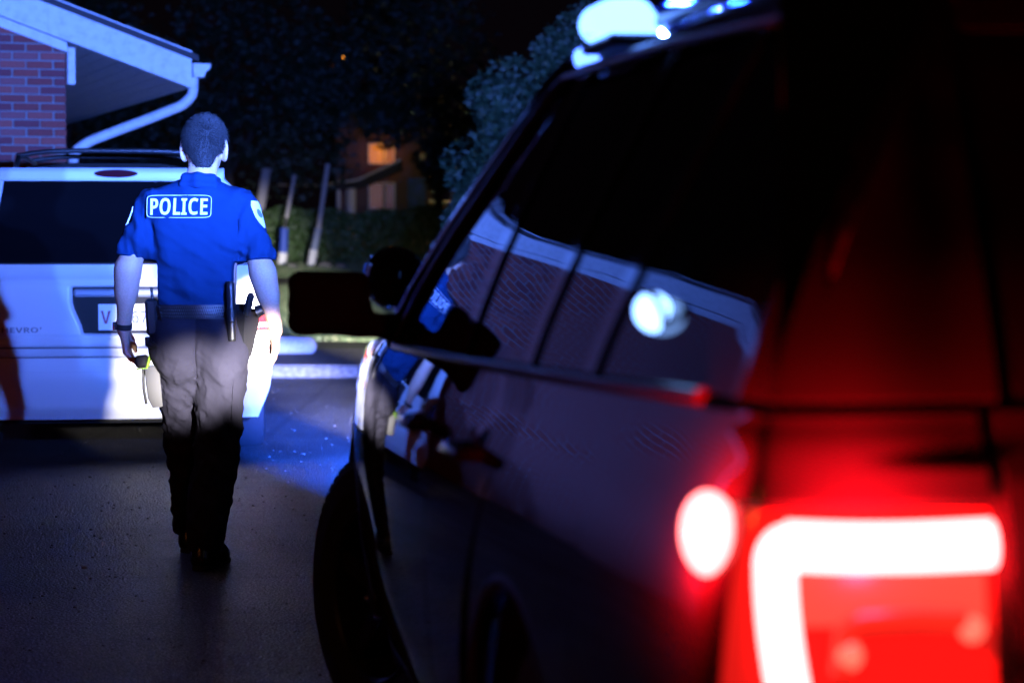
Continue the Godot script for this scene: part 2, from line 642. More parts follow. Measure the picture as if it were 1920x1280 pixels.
# ---------------------------------------------------------------- brick house
func build_house() -> void:
	var h := thing("brick_house", "red brick house with white sloping rake board and wide eave", "house", Vector3(-3.6, 0, -19.6), deg_to_rad(18.4))
	var wall_w := 9.0
	var rake := func(x: float) -> float: return 2.86 + 0.36 * (minf(-x, wall_w + x))    # underside of the rake over the wall
	var wall := MB.new()
	wall.prism(PackedVector2Array([Vector2(-wall_w, -0.05), Vector2(0, -0.05), Vector2(0, 2.9), Vector2(-wall_w / 2, 4.55), Vector2(-wall_w, 2.9)]), 9.0, Transform3D(Basis(), Vector3(-0.012, 0, -4.512)))
	var mortar := tri_map(mk(Color.WHITE, 0.95), 2.0)
	mortar.albedo_texture = noise_tex(0.06, 4, [[0.0, col(0.17, 0.165, 0.155)], [1.0, col(0.3, 0.29, 0.27)]])
	var w := obj("wall", wall, mortar, h)
	var shapes := []
	for i in 6:
		var e := rng.randf_range(0.004, 0.007)
		shapes.append(MB.new().box(Vector3.ZERO, Vector3(0.204 + rng.randf_range(-0.003, 0.002), 0.057 + rng.randf_range(-0.001, 0.001), 0.03), e).mesh())
	var mats := []
	for c in [[0.3, 0.06, 0.045], [0.25, 0.05, 0.04], [0.35, 0.08, 0.06], [0.2, 0.045, 0.045], [0.29, 0.085, 0.075]]:
		var bm := tri_map(mk(Color.WHITE, 0.9), 5.0)
		bm.albedo_texture = noise_tex(0.05, 5, [[0.0, col(c[0] * 0.6, c[1] * 0.6, c[2] * 0.6)], [0.5, col(c[0], c[1], c[2])], [1.0, col(c[0] * 1.25, c[1] * 1.3, c[2] * 1.3)]], 256, FastNoiseLite.TYPE_SIMPLEX, 3 + mats.size())
		mats.append(bm)
	var rest := MB.new()
	for row in 68:
		var y := 0.034 + row * 0.068
		for i in 43:
			var x := -0.108 - i * 0.2155 + (0.108 if row % 2 else 0.0)
			var half := 0.102
			if row % 2 and i == 0: continue
			if x < -wall_w + 0.1 or y > rake.call(x + (0.1 if x < -wall_w / 2 else -0.1)) - 0.02: continue
			var p := Vector3(x + rng.randf_range(-0.002, 0.002), y + rng.randf_range(-0.0015, 0.0015), -0.012 + rng.randf_range(0.0, 0.003))
			if x > -1.75 and y > 1.72:
				var o := obj("brick", shapes[rng.randi() % 6], mats[rng.randi() % 5], w)
				o.position = p
			else:
				rest.box(p, Vector3(0.204, 0.057, 0.03))
		if row % 2:                                              # closing half brick at the corner
			var o := obj("brick", MB.new().box(Vector3.ZERO, Vector3(0.096, 0.057, 0.03), 0.005), mats[rng.randi() % 5], w)
			o.position = Vector3(-0.0515, y, -0.011)
			if y > 2.84 or y < 1.2: o.free()
	var ro := obj("brickwork", rest, mats[0], w)
	ro.set_meta("kind", "stuff")
	# roof: two slopes, rake boards, eave box with soffit boards, gutter, downspout
	var ex := 0.98                                               # eave overhang past the wall
	var slope := 0.36
	var tip_y := 2.86 - slope * ex
	var roofm := tri_map(mk(col(0.05, 0.045, 0.045), 0.95), 1.0)
	var roof := MB.new()
	var top := 0.238
	roof.prism(PackedVector2Array([Vector2(ex + 0.05, tip_y + top - 0.02), Vector2(-wall_w / 2, 2.86 + slope * wall_w / 2 + top), Vector2(-wall_w - ex - 0.05, tip_y + top - 0.02), Vector2(-wall_w - ex - 0.05, tip_y + top + 0.03), Vector2(-wall_w / 2, 2.86 + slope * wall_w / 2 + top + 0.05), Vector2(ex + 0.05, tip_y + top + 0.03)]), 9.5, Transform3D(Basis(), Vector3(0, 0, -4.5)))
	obj("roof", roof, roofm, h)
	var z0 := 0.2                                                # rake overhang towards the street
	for s in [1, -1]:
		var seams := [0.0, 1.15, 3.4, (wall_w / 2 + ex) ] 
		for i in 3:
			var b := MB.new()
			var xa: float = ex - seams[i] - (0.002 if i else 0.0)
			var xb: float = ex - seams[i + 1]
			if s < 0:
				xa = -wall_w - xa
				xb = -wall_w - xb
			var ya: float = tip_y + slope * seams[i]
			var yb: float = tip_y + slope * seams[i + 1]
			b.prism(PackedVector2Array([Vector2(xa, ya), Vector2(xa, ya + 0.285), Vector2(xb, yb + 0.285), Vector2(xb, yb)]), 0.03, Transform3D(Basis(), Vector3(0, 0, z0 + (0.003 if i == 1 else 0.0))))
			obj("rake_board", b, M.soft_white, h)
		var sx := 1.0 if s > 0 else -1.0
		var fx := ex if s > 0 else -wall_w - ex
		obj("fascia_board", MB.new().box(Vector3(fx - sx * 0.014, tip_y + 0.14, -4.32), Vector3(0.024, 0.27, 8.98), 0.003), M.soft_white, h)
		# drip moulding along the top of the rake
		var mo := MB.new()
		var mx := -wall_w / 2
		mo.prism(PackedVector2Array([Vector2(fx, tip_y + 0.25), Vector2(fx, tip_y + 0.30), Vector2(mx, tip_y + slope * (wall_w / 2 + ex) + 0.30), Vector2(mx, tip_y + slope * (wall_w / 2 + ex) + 0.25)]), 0.02, Transform3D(Basis(), Vector3(0, 0, z0 + 0.027)))
		obj("rake_moulding", mo, M.soft_white, h)
	var n_board := 9
	for i in n_board:                                            # soffit boards follow the slope under the overhang
		var xa := 0.004 + (ex - 0.03) * i / n_board
		var xb := 0.004 + (ex - 0.03) * (i + 1) / n_board - 0.012
		var b := MB.new()
		b.prism(PackedVector2Array([Vector2(xa, 2.87 - slope * xa), Vector2(xb, 2.87 - slope * xb), Vector2(xb, 2.885 - slope * xb), Vector2(xa, 2.885 - slope * xa)]), 8.9, Transform3D(Basis(), Vector3(0, 0, -4.29)))
		obj("soffit_board", b, M.soft_white, h)
	for s in [1, -1]:
		var b := MB.new()                                        # boards closing the rake overhang from below
		var xa := 0.0 if s > 0 else -wall_w
		b.prism(PackedVector2Array([Vector2(xa, 2.872), Vector2(-wall_w / 2, 2.872 + slope * wall_w / 2), Vector2(-wall_w / 2, 2.887 + slope * wall_w / 2), Vector2(xa, 2.887)]), z0 - 0.02, Transform3D(Basis(), Vector3(-0.004 if s > 0 else 0.004, 0, z0 / 2 - 0.008)))
		obj("rake_soffit", b, M.soft_white, h)
		var fr := MB.new()
		fr.prism(PackedVector2Array([Vector2(xa, 2.79), Vector2(-wall_w / 2, 2.79 + slope * wall_w / 2), Vector2(-wall_w / 2, 2.868 + slope * wall_w / 2), Vector2(xa, 2.868)]), 0.02, Transform3D(Basis(), Vector3(0.003 * s, 0, 0.018)))
		obj("frieze_board", fr, M.soft_white, h)
	obj("corner_trim", MB.new().box(Vector3(0.035, 2.68, 0.012), Vector3(0.065, 0.3, 0.05), 0.006), M.soft_white, h)
	var g := MB.new()                                            # gutter with its moulded front
	g.prism(PackedVector2Array([Vector2(ex + 0.0, tip_y + 0.2), Vector2(ex + 0.005, tip_y + 0.09), Vector2(ex + 0.09, tip_y + 0.09), Vector2(ex + 0.105, tip_y + 0.13), Vector2(ex + 0.14, tip_y + 0.16), Vector2(ex + 0.145, tip_y + 0.2)]), 9.2, Transform3D(Basis(), Vector3(0.003, 0, -4.34)))
	obj("gutter", g, M.soft_white, h)
	var pts := []
	var ctrl := [Vector3(ex + 0.03, tip_y + 0.1, 0.12), Vector3(ex + 0.03, tip_y + 0.02, 0.12), Vector3(ex + 0.02, tip_y - 0.05, 0.12), Vector3(ex - 0.06, tip_y - 0.13, 0.115), Vector3(0.16, tip_y - 0.44, 0.07), Vector3(0.065, tip_y - 0.51, 0.06), Vector3(0.04, tip_y - 0.58, 0.06), Vector3(0.038, tip_y - 0.75, 0.06), Vector3(0.038, 0.1, 0.06)]
	var cv := Curve3D.new()
	for p in ctrl: cv.add_point(p)
	for i in ctrl.size():
		if i > 0 and i < ctrl.size() - 1:
			var d: Vector3 = (ctrl[i + 1] - ctrl[i - 1]).normalized()
			cv.set_point_in(i, -d * ctrl[i].distance_to(ctrl[i - 1]) * 0.33)
			cv.set_point_out(i, d * ctrl[i].distance_to(ctrl[i + 1]) * 0.33)
	for i in 61: pts.append(cv.sample_baked(cv.get_baked_length() * i / 60.0, true))
	var ds := obj("downspout", MB.new().tube(pts, 0.042, 12), M.soft_white, h)
	for y in [1.95, 0.8]: obj("strap", MB.new().box(Vector3(0.038, y, 0.06), Vector3(0.1, 0.03, 0.095), 0.006), M.soft_white, ds)

# ---------------------------------------------------------------- plants and things beyond the lawn
func leaf_cloud(points: Callable, count: int, size: float, sd: int) -> MB:
	var r := RandomNumberGenerator.new()
	r.seed = sd
	var m := MB.new()
	for i in count:
		var p: Vector3 = points.call(r)
		var b := Basis(Vector3(r.randfn(), r.randfn(), r.randfn()).normalized(), r.randf() * TAU)
		var s := size * r.randf_range(0.6, 1.3)
		var a := p - b.x * s
		var c := p + b.x * s
		m.tri(a, p - b.y * s * 0.45 + b.z * s * 0.15, p + b.y * s * 0.45 + b.z * s * 0.15)
		m.tri(c, p + b.y * s * 0.45 + b.z * s * 0.15, p - b.y * s * 0.45 + b.z * s * 0.15)
	return m

func leaf_mat(r: float, g: float, b: float) -> StandardMaterial3D:
	var m := tri_map(mk(Color.WHITE, 0.5), 0.7)
	m.albedo_texture = noise_tex(0.03, 4, [[0.0, col(r * 0.5, g * 0.5, b * 0.5)], [1.0, col(r * 1.4, g * 1.4, b * 1.3)]], 256)
	m.backlight_enabled = true
	m.backlight = Color(0.2, 0.25, 0.1)
	return m

func tree(called: String, label: String, at: Vector3, lobes: Array, leaves: int, size: float, mat: Material, sd: int, trunk_r := 0.14) -> void:
	var t := thing(called, label, "tree", at, 0.0, "trees behind the street")
	var top: Vector3 = lobes[0][0]
	var tm := MB.new()
	tm.tube([Vector3(0, -0.2, 0), Vector3(0.03, top.y * 0.3, 0.02), Vector3(top.x * 0.4, top.y * 0.7, top.z * 0.4), top], [trunk_r * 1.2, trunk_r, trunk_r * 0.7, trunk_r * 0.2], 10)
	var bark := tri_map(mk(col(0.07, 0.055, 0.045), 0.95), 1.5)
	var tr := obj("trunk", tm, bark, t)
	for l in lobes.slice(1):
		obj("limb", MB.new().tube([Vector3(top.x * 0.3, top.y * 0.5, top.z * 0.3), (l[0] + top) * 0.5 + Vector3(0, -0.2, 0), l[0]], [trunk_r * 0.5, trunk_r * 0.35, trunk_r * 0.1], 7), bark, tr)
	var f := func(r: RandomNumberGenerator) -> Vector3:
		var l: Array = lobes[r.randi() % lobes.size()]
		var d := Vector3(r.randfn(), r.randfn(), r.randfn()).normalized()
		var rad := pow(r.randf(), 0.4)
		var p: Vector3 = l[0] + d * l[1] * rad
		return p + Vector3(sin(p.y * 7.0 + p.x * 3.0), sin(p.x * 6.0), cos(p.z * 7.0 + p.y * 2.0)) * 0.12 * l[1]
	obj("crown", leaf_cloud(f, leaves, size, sd), mat, t)

func build_background() -> void:
	var dark := leaf_mat(0.045, 0.065, 0.03)
	tree("leafy_tree", "leafy tree lit teal behind the patrol car roof", Vector3(0.62, 0.1, -29.0), [[Vector3(0, 2.5, 0), 0.95], [Vector3(-0.75, 2.0, 0.2), 0.72], [Vector3(-0.2, 1.5, 0.3), 0.75], [Vector3(-0.55, 2.75, 0), 0.6], [Vector3(0.6, 3.0, -0.2), 0.8], [Vector3(-1.0, 1.5, 0.1), 0.45], [Vector3(0.2, 3.4, 0), 0.55], [Vector3(0.9, 1.8, 0), 0.9]], 15000, 0.045, leaf_mat(0.05, 0.1, 0.05), 21, 0.09)
	tree("shade_tree", "tall dark tree behind the officer's head", Vector3(-7.5, 0.5, -64.0), [[Vector3(0, 4.6, 0), 2.6], [Vector3(1.8, 3.4, 0), 1.8], [Vector3(-1.9, 3.8, 0), 2.0], [Vector3(0.5, 6.4, 0), 1.9], [Vector3(2.4, 5.0, -0.5), 1.5]], 9000, 0.11, dark, 31)
	tree("shade_tree", "dark tree overhanging the far house with lit windows", Vector3(-2.2, 0.7, -72.0), [[Vector3(0, 5.2, 0), 2.2], [Vector3(-1.3, 4.2, 1.0), 1.1], [Vector3(1.2, 3.6, 0), 1.6], [Vector3(-0.6, 7.2, 0), 2.0], [Vector3(0.3, 2.7, 0), 1.0]], 9000, 0.11, dark, 32)
	tree("shade_tree", "dark tree directly beside the house eave", Vector3(-12.5, 0.5, -68.0), [[Vector3(0, 5.0, 0), 2.6], [Vector3(2.0, 3.6, 0), 1.8], [Vector3(-1.8, 4.0, 0), 2.0], [Vector3(0.4, 6.6, 0), 1.8]], 7000, 0.12, dark, 33)
	tree("shade_tree", "tall bare topped tree above the far house roof", Vector3(-5.6, 0.9, -96.0), [[Vector3(0, 6.8, 0), 2.6], [Vector3(0.6, 9.4, 0), 1.5], [Vector3(-1.8, 5.4, 0), 1.7], [Vector3(1.8, 6.0, 0), 1.7]], 7000, 0.13, dark, 34)
	# hedge
	var hm := leaf_mat(0.06, 0.12, 0.035)
	var h := thing("hedge", "long clipped green hedge at the top of the lawn", "hedge", Vector3(0, 0.5, -60.0))
	obj("foliage", leaf_cloud(func(r: RandomNumberGenerator) -> Vector3:
		var x := r.randf_range(-11.0, 1.5)
		var top := 1.38 + 0.06 * sin(x * 2.1) + 0.05 * sin(x * 5.3)
		var y := top * pow(r.randf(), 0.8)
		var z := r.randf_range(-0.5, 0.5)
		if r.randf() < 0.6: z = 0.5 + 0.08 * sin(x * 3.0 + y * 4.0) + r.randfn() * 0.04
		return Vector3(x, y, z), 24000, 0.06, 41), hm, h)
	var bare := MB.new()
	for i in 18:
		var x := -10.8 + i * 0.7
		bare.tube([Vector3(x, -0.1, 0), Vector3(x + 0.05, 0.6, 0.05), Vector3(x - 0.06, 1.2, 0)], [0.03, 0.022, 0.01], 6)
	obj("stems", bare, mk(col(0.06, 0.045, 0.035), 0.95), h)
	build_far_house()
	# poles in front of and behind the hedge
	var wood := tri_map(mk(col(0.5, 0.47, 0.46), 0.85), 1.0)
	var p1 := thing("garden_pole", "leaning pale pole with blue and white foot before the hedge", "pole", Vector3(-5.33, 0.45, -56.0), 0.0, "poles by the hedge")
	obj("shaft", MB.new().tube([Vector3(0.11, 1.2, 0), Vector3(0.3, 2.2, 0)], 0.045, 10), wood, p1)
	obj("stem", MB.new().tube([Vector3(0.06, 0.95, 0), Vector3(0.11, 1.2, 0)], 0.042, 10), M.trim, p1)
	obj("blue_sleeve", MB.new().tube([Vector3(0.03, 0.38, 0), Vector3(0.06, 0.97, 0)], 0.1, 10), mk(col(0.03, 0.08, 0.45), 0.6), p1)
	obj("foot", MB.new().tube([Vector3(-0.03, -0.05, 0), Vector3(0.03, 0.4, 0)], 0.11, 10), M.white, p1)
	var p2 := thing("garden_pole", "tall leaning grey pole with white lower end before the hedge", "pole", Vector3(-4.68, 0.45, -56.0), 0.0, "poles by the hedge")
	obj("shaft", MB.new().tube([Vector3(0.2, 0.95, 0), Vector3(0.42, 2.45, 0)], 0.06, 10), wood, p2)
	obj("sleeve", MB.new().tube([Vector3(0.09, 0.45, 0), Vector3(0.2, 0.97, 0)], 0.085, 10), mk(col(0.25, 0.3, 0.42), 0.6), p2)
	obj("foot", MB.new().tube([Vector3(0.0, -0.05, 0), Vector3(0.09, 0.47, 0)], 0.1, 10), M.white, p2)
	var p3 := thing("garden_pole", "short thick pale post standing behind the hedge", "pole", Vector3(-6.45, 0.55, -62.0), 0.0, "poles by the hedge")
	obj("shaft", MB.new().tube([Vector3(-0.12, -0.1, 0), Vector3(-0.04, 1.2, 0), Vector3(0.16, 2.35, 0)], 0.13, 10), wood, p3)
	obj("cap", MB.new().lathe([Vector2(0, 0.06), Vector2(0.13, 0.05), Vector2(0.15, 0.0), Vector2(0.0, 0.0)], Transform3D(Basis(), Vector3(0.16, 2.35, 0)), 12), wood, p3)
	var stones := [[-4.9, 53.5, 0.11], [-4.2, 54.0, 0.13], [-3.85, 54.0, 0.1], [-2.0, 13.2, 0.012]]
	for s in stones:
		if s[2] < 0.05:
			continue
		var r := s[2] as float
		var st := obj("stone", solid([[Vector3.ZERO, Vector3(r * 1.4, r, r * 1.1), Basis(Vector3.UP, s[0])], [Vector3(r * 0.6, -r * 0.1, 0), Vector3(r, r * 0.8, r), Basis()]], r * 0.25, r * 0.2), M.concrete)
		st.position = Vector3(s[0], rise(s[1]) + r * 0.5, -s[1])
		meta(st, "pale stone " + ["beside the leaning pole with blue foot", "at the hedge foot, the larger of a pair", "at the hedge foot, the smaller of a pair"][stones.find(s)], "stone", "stones along the hedge")

func build_far_house() -> void:
	var d := 80.0
	var h := thing("far_house", "dim far house with lit amber windows and dark awning", "house", Vector3(-4.2, 0.7, -d))
	var siding := tri_map(mk(Color.WHITE, 0.9), 0.6)
	siding.albedo_texture = noise_tex(0.04, 4, [[0.0, col(0.1, 0.06, 0.06)], [1.0, col(0.2, 0.13, 0.12)]])
	# wall with two window openings (upper and lower), built as panels round them
	var wm := MB.new()
	for b in [[-1.6, -0.55, 0.0, 4.0], [0.35, 1.6, 0.0, 4.0], [-0.55, 0.35, 0.0, 1.35], [-0.55, 0.35, 2.25, 2.85], [-0.55, 0.35, 3.55, 4.0]]:
		wm.box(Vector3((b[0] + b[1]) / 2, (b[2] + b[3]) / 2, 0), Vector3(b[1] - b[0], b[3] - b[2], 0.2))
	obj("wall", wm, siding, h)
	obj("back_wall", MB.new().box(Vector3(0, 2.0, -5.0), Vector3(3.2, 4.0, 0.2)), siding, h)
	for s in [-1, 1]: obj("side_wall", MB.new().box(Vector3(1.502 * s, 2.0, -2.5), Vector3(0.2, 4.0, 4.78)), siding, h)
	var roof := obj("roof", MB.new().prism(PackedVector2Array([Vector2(-2.0, 4.0), Vector2(2.0, 4.0), Vector2(0, 5.2)]), 5.6, Transform3D(Basis(), Vector3(0, 0.005, -2.4))), mk(col(0.05, 0.045, 0.06), 0.9), h)
	obj("chimney", MB.new().box(Vector3(0.9, 5.0, -2.0), Vector3(0.4, 0.8, 0.4), 0.02), siding, roof)
	var panes := [[-0.1, 3.2, 0.9, 0.7, Color(1.0, 0.55, 0.12), 0.55], [-0.1, 1.8, 0.9, 0.9, Color(0.85, 0.6, 0.5), 0.12]]
	for p in panes:
		var wdw := obj("window", MB.new().box(Vector3(p[0], p[1] + p[3] / 2 - 0.03, 0.09), Vector3(p[2], 0.06, 0.12), 0.01).box(Vector3(p[0], p[1] - p[3] / 2 + 0.03, 0.09), Vector3(p[2], 0.06, 0.12), 0.01).box(Vector3(p[0] - p[2] / 2 + 0.03, p[1], 0.09), Vector3(0.06, p[3], 0.11), 0.01).box(Vector3(p[0] + p[2] / 2 - 0.03, p[1], 0.09), Vector3(0.06, p[3], 0.11), 0.01).box(Vector3(p[0] + 0.1, p[1], 0.09), Vector3(0.05, p[3], 0.1), 0.01), M.soft_white, h)
		for s in [-1, 1]:
			var pw: float = (p[2] - 0.2) * (0.6 if s < 0 else 0.38)
			var px: float = p[0] + (-p[2] / 2 + 0.06 + pw / 2 if s < 0 else p[2] / 2 - 0.06 - pw / 2)
			obj("pane", MB.new().box(Vector3(px, p[1], 0.04), Vector3(pw, p[3] - 0.12, 0.01)), glow(p[4], p[5] * (1.0 if s < 0 else 0.55)), wdw)
	omni("window_light", Vector3(-0.1, 3.2, 0.4), Color(1.0, 0.6, 0.2), 0.2, 0.2, h)
	obj("porch_column", MB.new().tube([Vector3(-1.05, -0.3, 1.2), Vector3(-1.05, 2.3, 1.2)], 0.17, 12), M.soft_white, h)
	obj("porch_column", MB.new().tube([Vector3(-1.45, -0.3, 1.2), Vector3(-1.45, 2.3, 1.2)], 0.07, 12), M.soft_white, h)
	obj("shutter", MB.new().box(Vector3(1.05, 1.9, 0.13), Vector3(0.6, 1.0, 0.04), 0.01), mk(col(0.03, 0.08, 0.3), 0.6), h)
	var aw := obj("awning", MB.new().prism(PackedVector2Array([Vector2(-2.0, 2.12), Vector2(-0.8, 2.3), Vector2(0.6, 2.95), Vector2(0.6, 2.62), Vector2(-0.7, 2.05), Vector2(-2.0, 1.95)]), 1.2, Transform3D(Basis(), Vector3(0, 0, 0.9))), mk(col(0.02, 0.02, 0.025), 0.8), h)
	obj("awning_edge", MB.new().tube([Vector3(-3.4, 2.14, 1.55), Vector3(-2.0, 2.13, 1.55), Vector3(-0.8, 2.31, 1.55), Vector3(0.6, 2.96, 1.55)], 0.035, 8), M.soft_white, aw)
	for a in [["white_crate", "small bright white box standing by the far porch", -5.65, 1.15, 0.22, 0.42], ["white_crate", "pale larger box under the far house window", -4.45, 1.0, 0.36, 0.5]]:
		var c := obj(a[0], MB.new().box(Vector3.ZERO, Vector3(a[4], a[5], a[4]), 0.02), M.white)
		c.position = Vector3(a[2], a[3] + 0.0, -76.0)
		meta(c, a[1], "box", "boxes by the far porch")
	var wallp := obj("garden_wall", MB.new().box(Vector3(0, 0, 0), Vector3(6.0, 0.7, 0.25), 0.02), siding)
	wallp.position = Vector3(-4.2, 0.72, -75.9)
	meta(wallp, "low dark wall before the far house", "wall")
	for p in [[-0.1, "thicker pale stone gatepost beside the leafy tree", 0.24], [0.3, "thinner pale stone gatepost nearer the patrol car window", 0.18]]:
		var pk := thing("stone_gatepost", p[1], "gatepost", Vector3(-2.3 + p[0], 0.7, -74.0), 0.0, "pale gateposts by the tree")
		pk.set_meta("kind", "thing")
		obj("shaft", MB.new().box(Vector3(0, 0.7, 0), Vector3(p[2], 1.6, p[2]), 0.02), M.soft_white, pk)
		obj("coping", MB.new().box(Vector3(0, 1.53, 0), Vector3(p[2] + 0.06, 0.06, p[2] + 0.06), 0.01), M.soft_white, pk)
	var lamps := [["porch_lamp", "pale greenish porch lamp through the leaves", -1.99, 3.58, Color(0.85, 1.0, 0.8), 5.0, 0.075], ["porch_lamp", "upper of two small amber lamps through the leaves", -1.82, 3.42, Color(1.0, 0.6, 0.2), 2.2, 0.08], ["porch_lamp", "lower of two small amber lamps through the leaves", -1.74, 3.24, Color(1.0, 0.65, 0.2), 3.0, 0.08]]
	for l in lamps:
		var t := thing(l[0], l[1], "lamp", Vector3(l[2], l[3], -73.9), 0.0, "porch lamps by the tree")
		obj("bulb", sphere(l[6]), glow(l[4], l[5]), t)
		obj("bracket", MB.new().tube([Vector3(0, l[6], 0), Vector3(0, l[6] + 0.1, 0), Vector3(0.0, l[6] + 0.12, -0.3)], 0.015, 6), M.trim, t)
		omni("light", Vector3.ZERO, l[4], l[5] * 0.25, 0.04, t)
	var post := thing("lamp_post", "thin dark post carrying the small porch lamps", "post", Vector3(-1.85, 0.7, -74.2))
	obj("shaft", MB.new().tube([Vector3(0, -0.2, 0), Vector3(0, 3.1, 0)], 0.04, 8), M.trim, post)
	obj("crossbar", MB.new().tube([Vector3(-0.2, 3.05, 0), Vector3(0.2, 2.75, 0)], 0.02, 6), M.trim, post)

func sphere(r: float) -> SphereMesh:
	var s := SphereMesh.new()
	s.radius = r
	s.height = 2 * r
	s.radial_segments = 20
	s.rings = 10
	return s

# ---------------------------------------------------------------- patrol SUV; t runs forward from the tail, w out to the left
var outline := []                                                # [t, w, length]
func car_outline() -> void:
	var ctl := [[5.0, 0.0], [4.98, 0.35], [4.92, 0.6], [4.8, 0.75], [4.62, 0.852], [4.4, 0.905], [4.0, 0.945], [3.5, 0.971], [2.9, 0.986], [2.2, 0.99], [1.5, 0.979], [1.0, 0.963], [0.6, 0.945], [0.36, 0.931], [0.22, 0.921], [0.12, 0.911], [0.06, 0.895], [0.025, 0.86], [0.008, 0.79], [0.0, 0.67], [-0.015, 0.45], [-0.025, 0.2], [-0.028, 0.0]]
	var c := Curve2D.new()
	for i in ctl.size():
		var p := Vector2(ctl[i][0], ctl[i][1])
		var a := Vector2(ctl[maxi(i - 1, 0)][0], ctl[maxi(i - 1, 0)][1])
		var b := Vector2(ctl[mini(i + 1, ctl.size() - 1)][0], ctl[mini(i + 1, ctl.size() - 1)][1])
		var d := (b - a).normalized()
		c.add_point(p, -d * p.distance_to(a) / 3.0, d * p.distance_to(b) / 3.0)
	c.bake_interval = 0.01
	var n := 900
	var L := c.get_baked_length()
	for i in n + 1:
		var p := c.sample_baked(L * i / n, true)
		outline.append(p)

func out_at(s: float) -> Vector2:                              # s: 0 nose .. 1 tail centre
	var x := clampf(s, 0.0, 1.0) * (outline.size() - 1)
	var i := mini(int(x), outline.size() - 2)
	return outline[i].lerp(outline[i + 1], x - i)

func s_of_t(t: float) -> float:                                 # where along the outline the side is at t
	var lo := 0.14
	var hi := 0.87
	for i in 40:
		var m := (lo + hi) * 0.5
		if out_at(m).x > t: lo = m
		else: hi = m
	return lo

func s_of_w(w: float) -> float:                                 # where along the tail the outline is at w
	var lo := s_of_t(0.1)
	var hi := 1.0
	for i in 40:
		var m := (lo + hi) * 0.5
		if out_at(m).y > w: lo = m
		else: hi = m
	return lo

func inset(y: float, t: float) -> float:
	var pr := [[0.2, 0.16], [0.3, 0.11], [0.4, 0.05], [0.52, 0.018], [0.64, 0.006], [0.76, 0.0], [0.86, 0.003], [0.95, 0.014], [1.02, 0.032], [1.08, 0.055], [1.14, 0.075], [1.3, 0.132], [1.45, 0.2], [1.55, 0.247], [1.62, 0.283], [1.66, 0.312], [1.69, 0.37], [1.70, 0.5], [1.715, 0.7], [1.72, 0.99]]
	var i := 0
	while i < pr.size() - 2 and pr[i + 1][0] < y: i += 1
	var u := clampf((y - pr[i][0]) / (pr[i + 1][0] - pr[i][0]), 0.0, 1.0)
	var a: float = pr[maxi(i - 1, 0)][1]
	var b: float = pr[i][1]
	var c: float = pr[i + 1][1]
	var d: float = pr[mini(i + 2, pr.size() - 1)][1]
	var m0 := (c - a) * 0.5
	var m1 := (d - b) * 0.5
	var u2 := u * u
	var u3 := u2 * u
	return (2 * u3 - 3 * u2 + 1) * b + (u3 - 2 * u2 + u) * m0 + (-2 * u3 + 3 * u2) * c + (u3 - u2) * m1

func car_s(s: float, y: float, lift := 0.0) -> Vector3:         # a point of the shell, lifted out by «lift»
	var p := out_at(s)
	var q := out_at(s + 0.004) - out_at(s - 0.004)
	var nrm := Vector2(q.y, -q.x).normalized()
	var k := inset(y, p.x)
	if p.x < 0.1 and y > 1.1: k *= 1.0 + 0.35 * smoothstep(0.75, 0.6, p.y)
	p -= nrm * (k - lift)
	return Vector3(-maxf(p.y, 0.0), y, -p.x)

func car(t: float, y: float, lift := 0.0) -> Vector3:
	return car_s(s_of_t(t), y, lift)

func belt(t: float) -> float: return 1.09 + (3.0 - t) * 0.025
func fender_top(t: float) -> float: return 1.1 - 0.045 * maxf(0.0, t - 3.1) - 0.06 * pow(maxf(0.0, t - 3.6), 2.0)

func arch_low(t: float) -> float:
	var y := 0.34
	for c in [1.08, 4.0]:
		var q: float = 0.435 * 0.435 - (t - c) * (t - c)
		if q > 0: y = maxf(y, 0.39 + sqrt(q))
	return y

func side_panel(t0: Callable, t1: Callable, low: Callable, high: Callable, nu: int, nv: int, lift := 0.0, thick := 0.02) -> MB:
	return MB.new().grid(nu, nv, func(u, v):
		var tm := lerpf(t0.call(0.8), t1.call(0.8), u)
		var y := lerpf(low.call(tm), high.call(tm), v)
		var t := lerpf(t0.call(y), t1.call(y), u)
		y = lerpf(low.call(t), high.call(t), v)
		return car(t, y, lift), Vector3.LEFT, thick)

func mirror_x(m: MB) -> MB:
	var r := MB.new()
	for p in m.v: r.v.append(Vector3(-p.x, p.y, p.z))
	for p in m.n: r.n.append(Vector3(-p.x, p.y, p.z))
	for i in range(0, m.ix.size(), 3): r.ix.append_array([m.ix[i], m.ix[i + 2], m.ix[i + 1]])
	return r

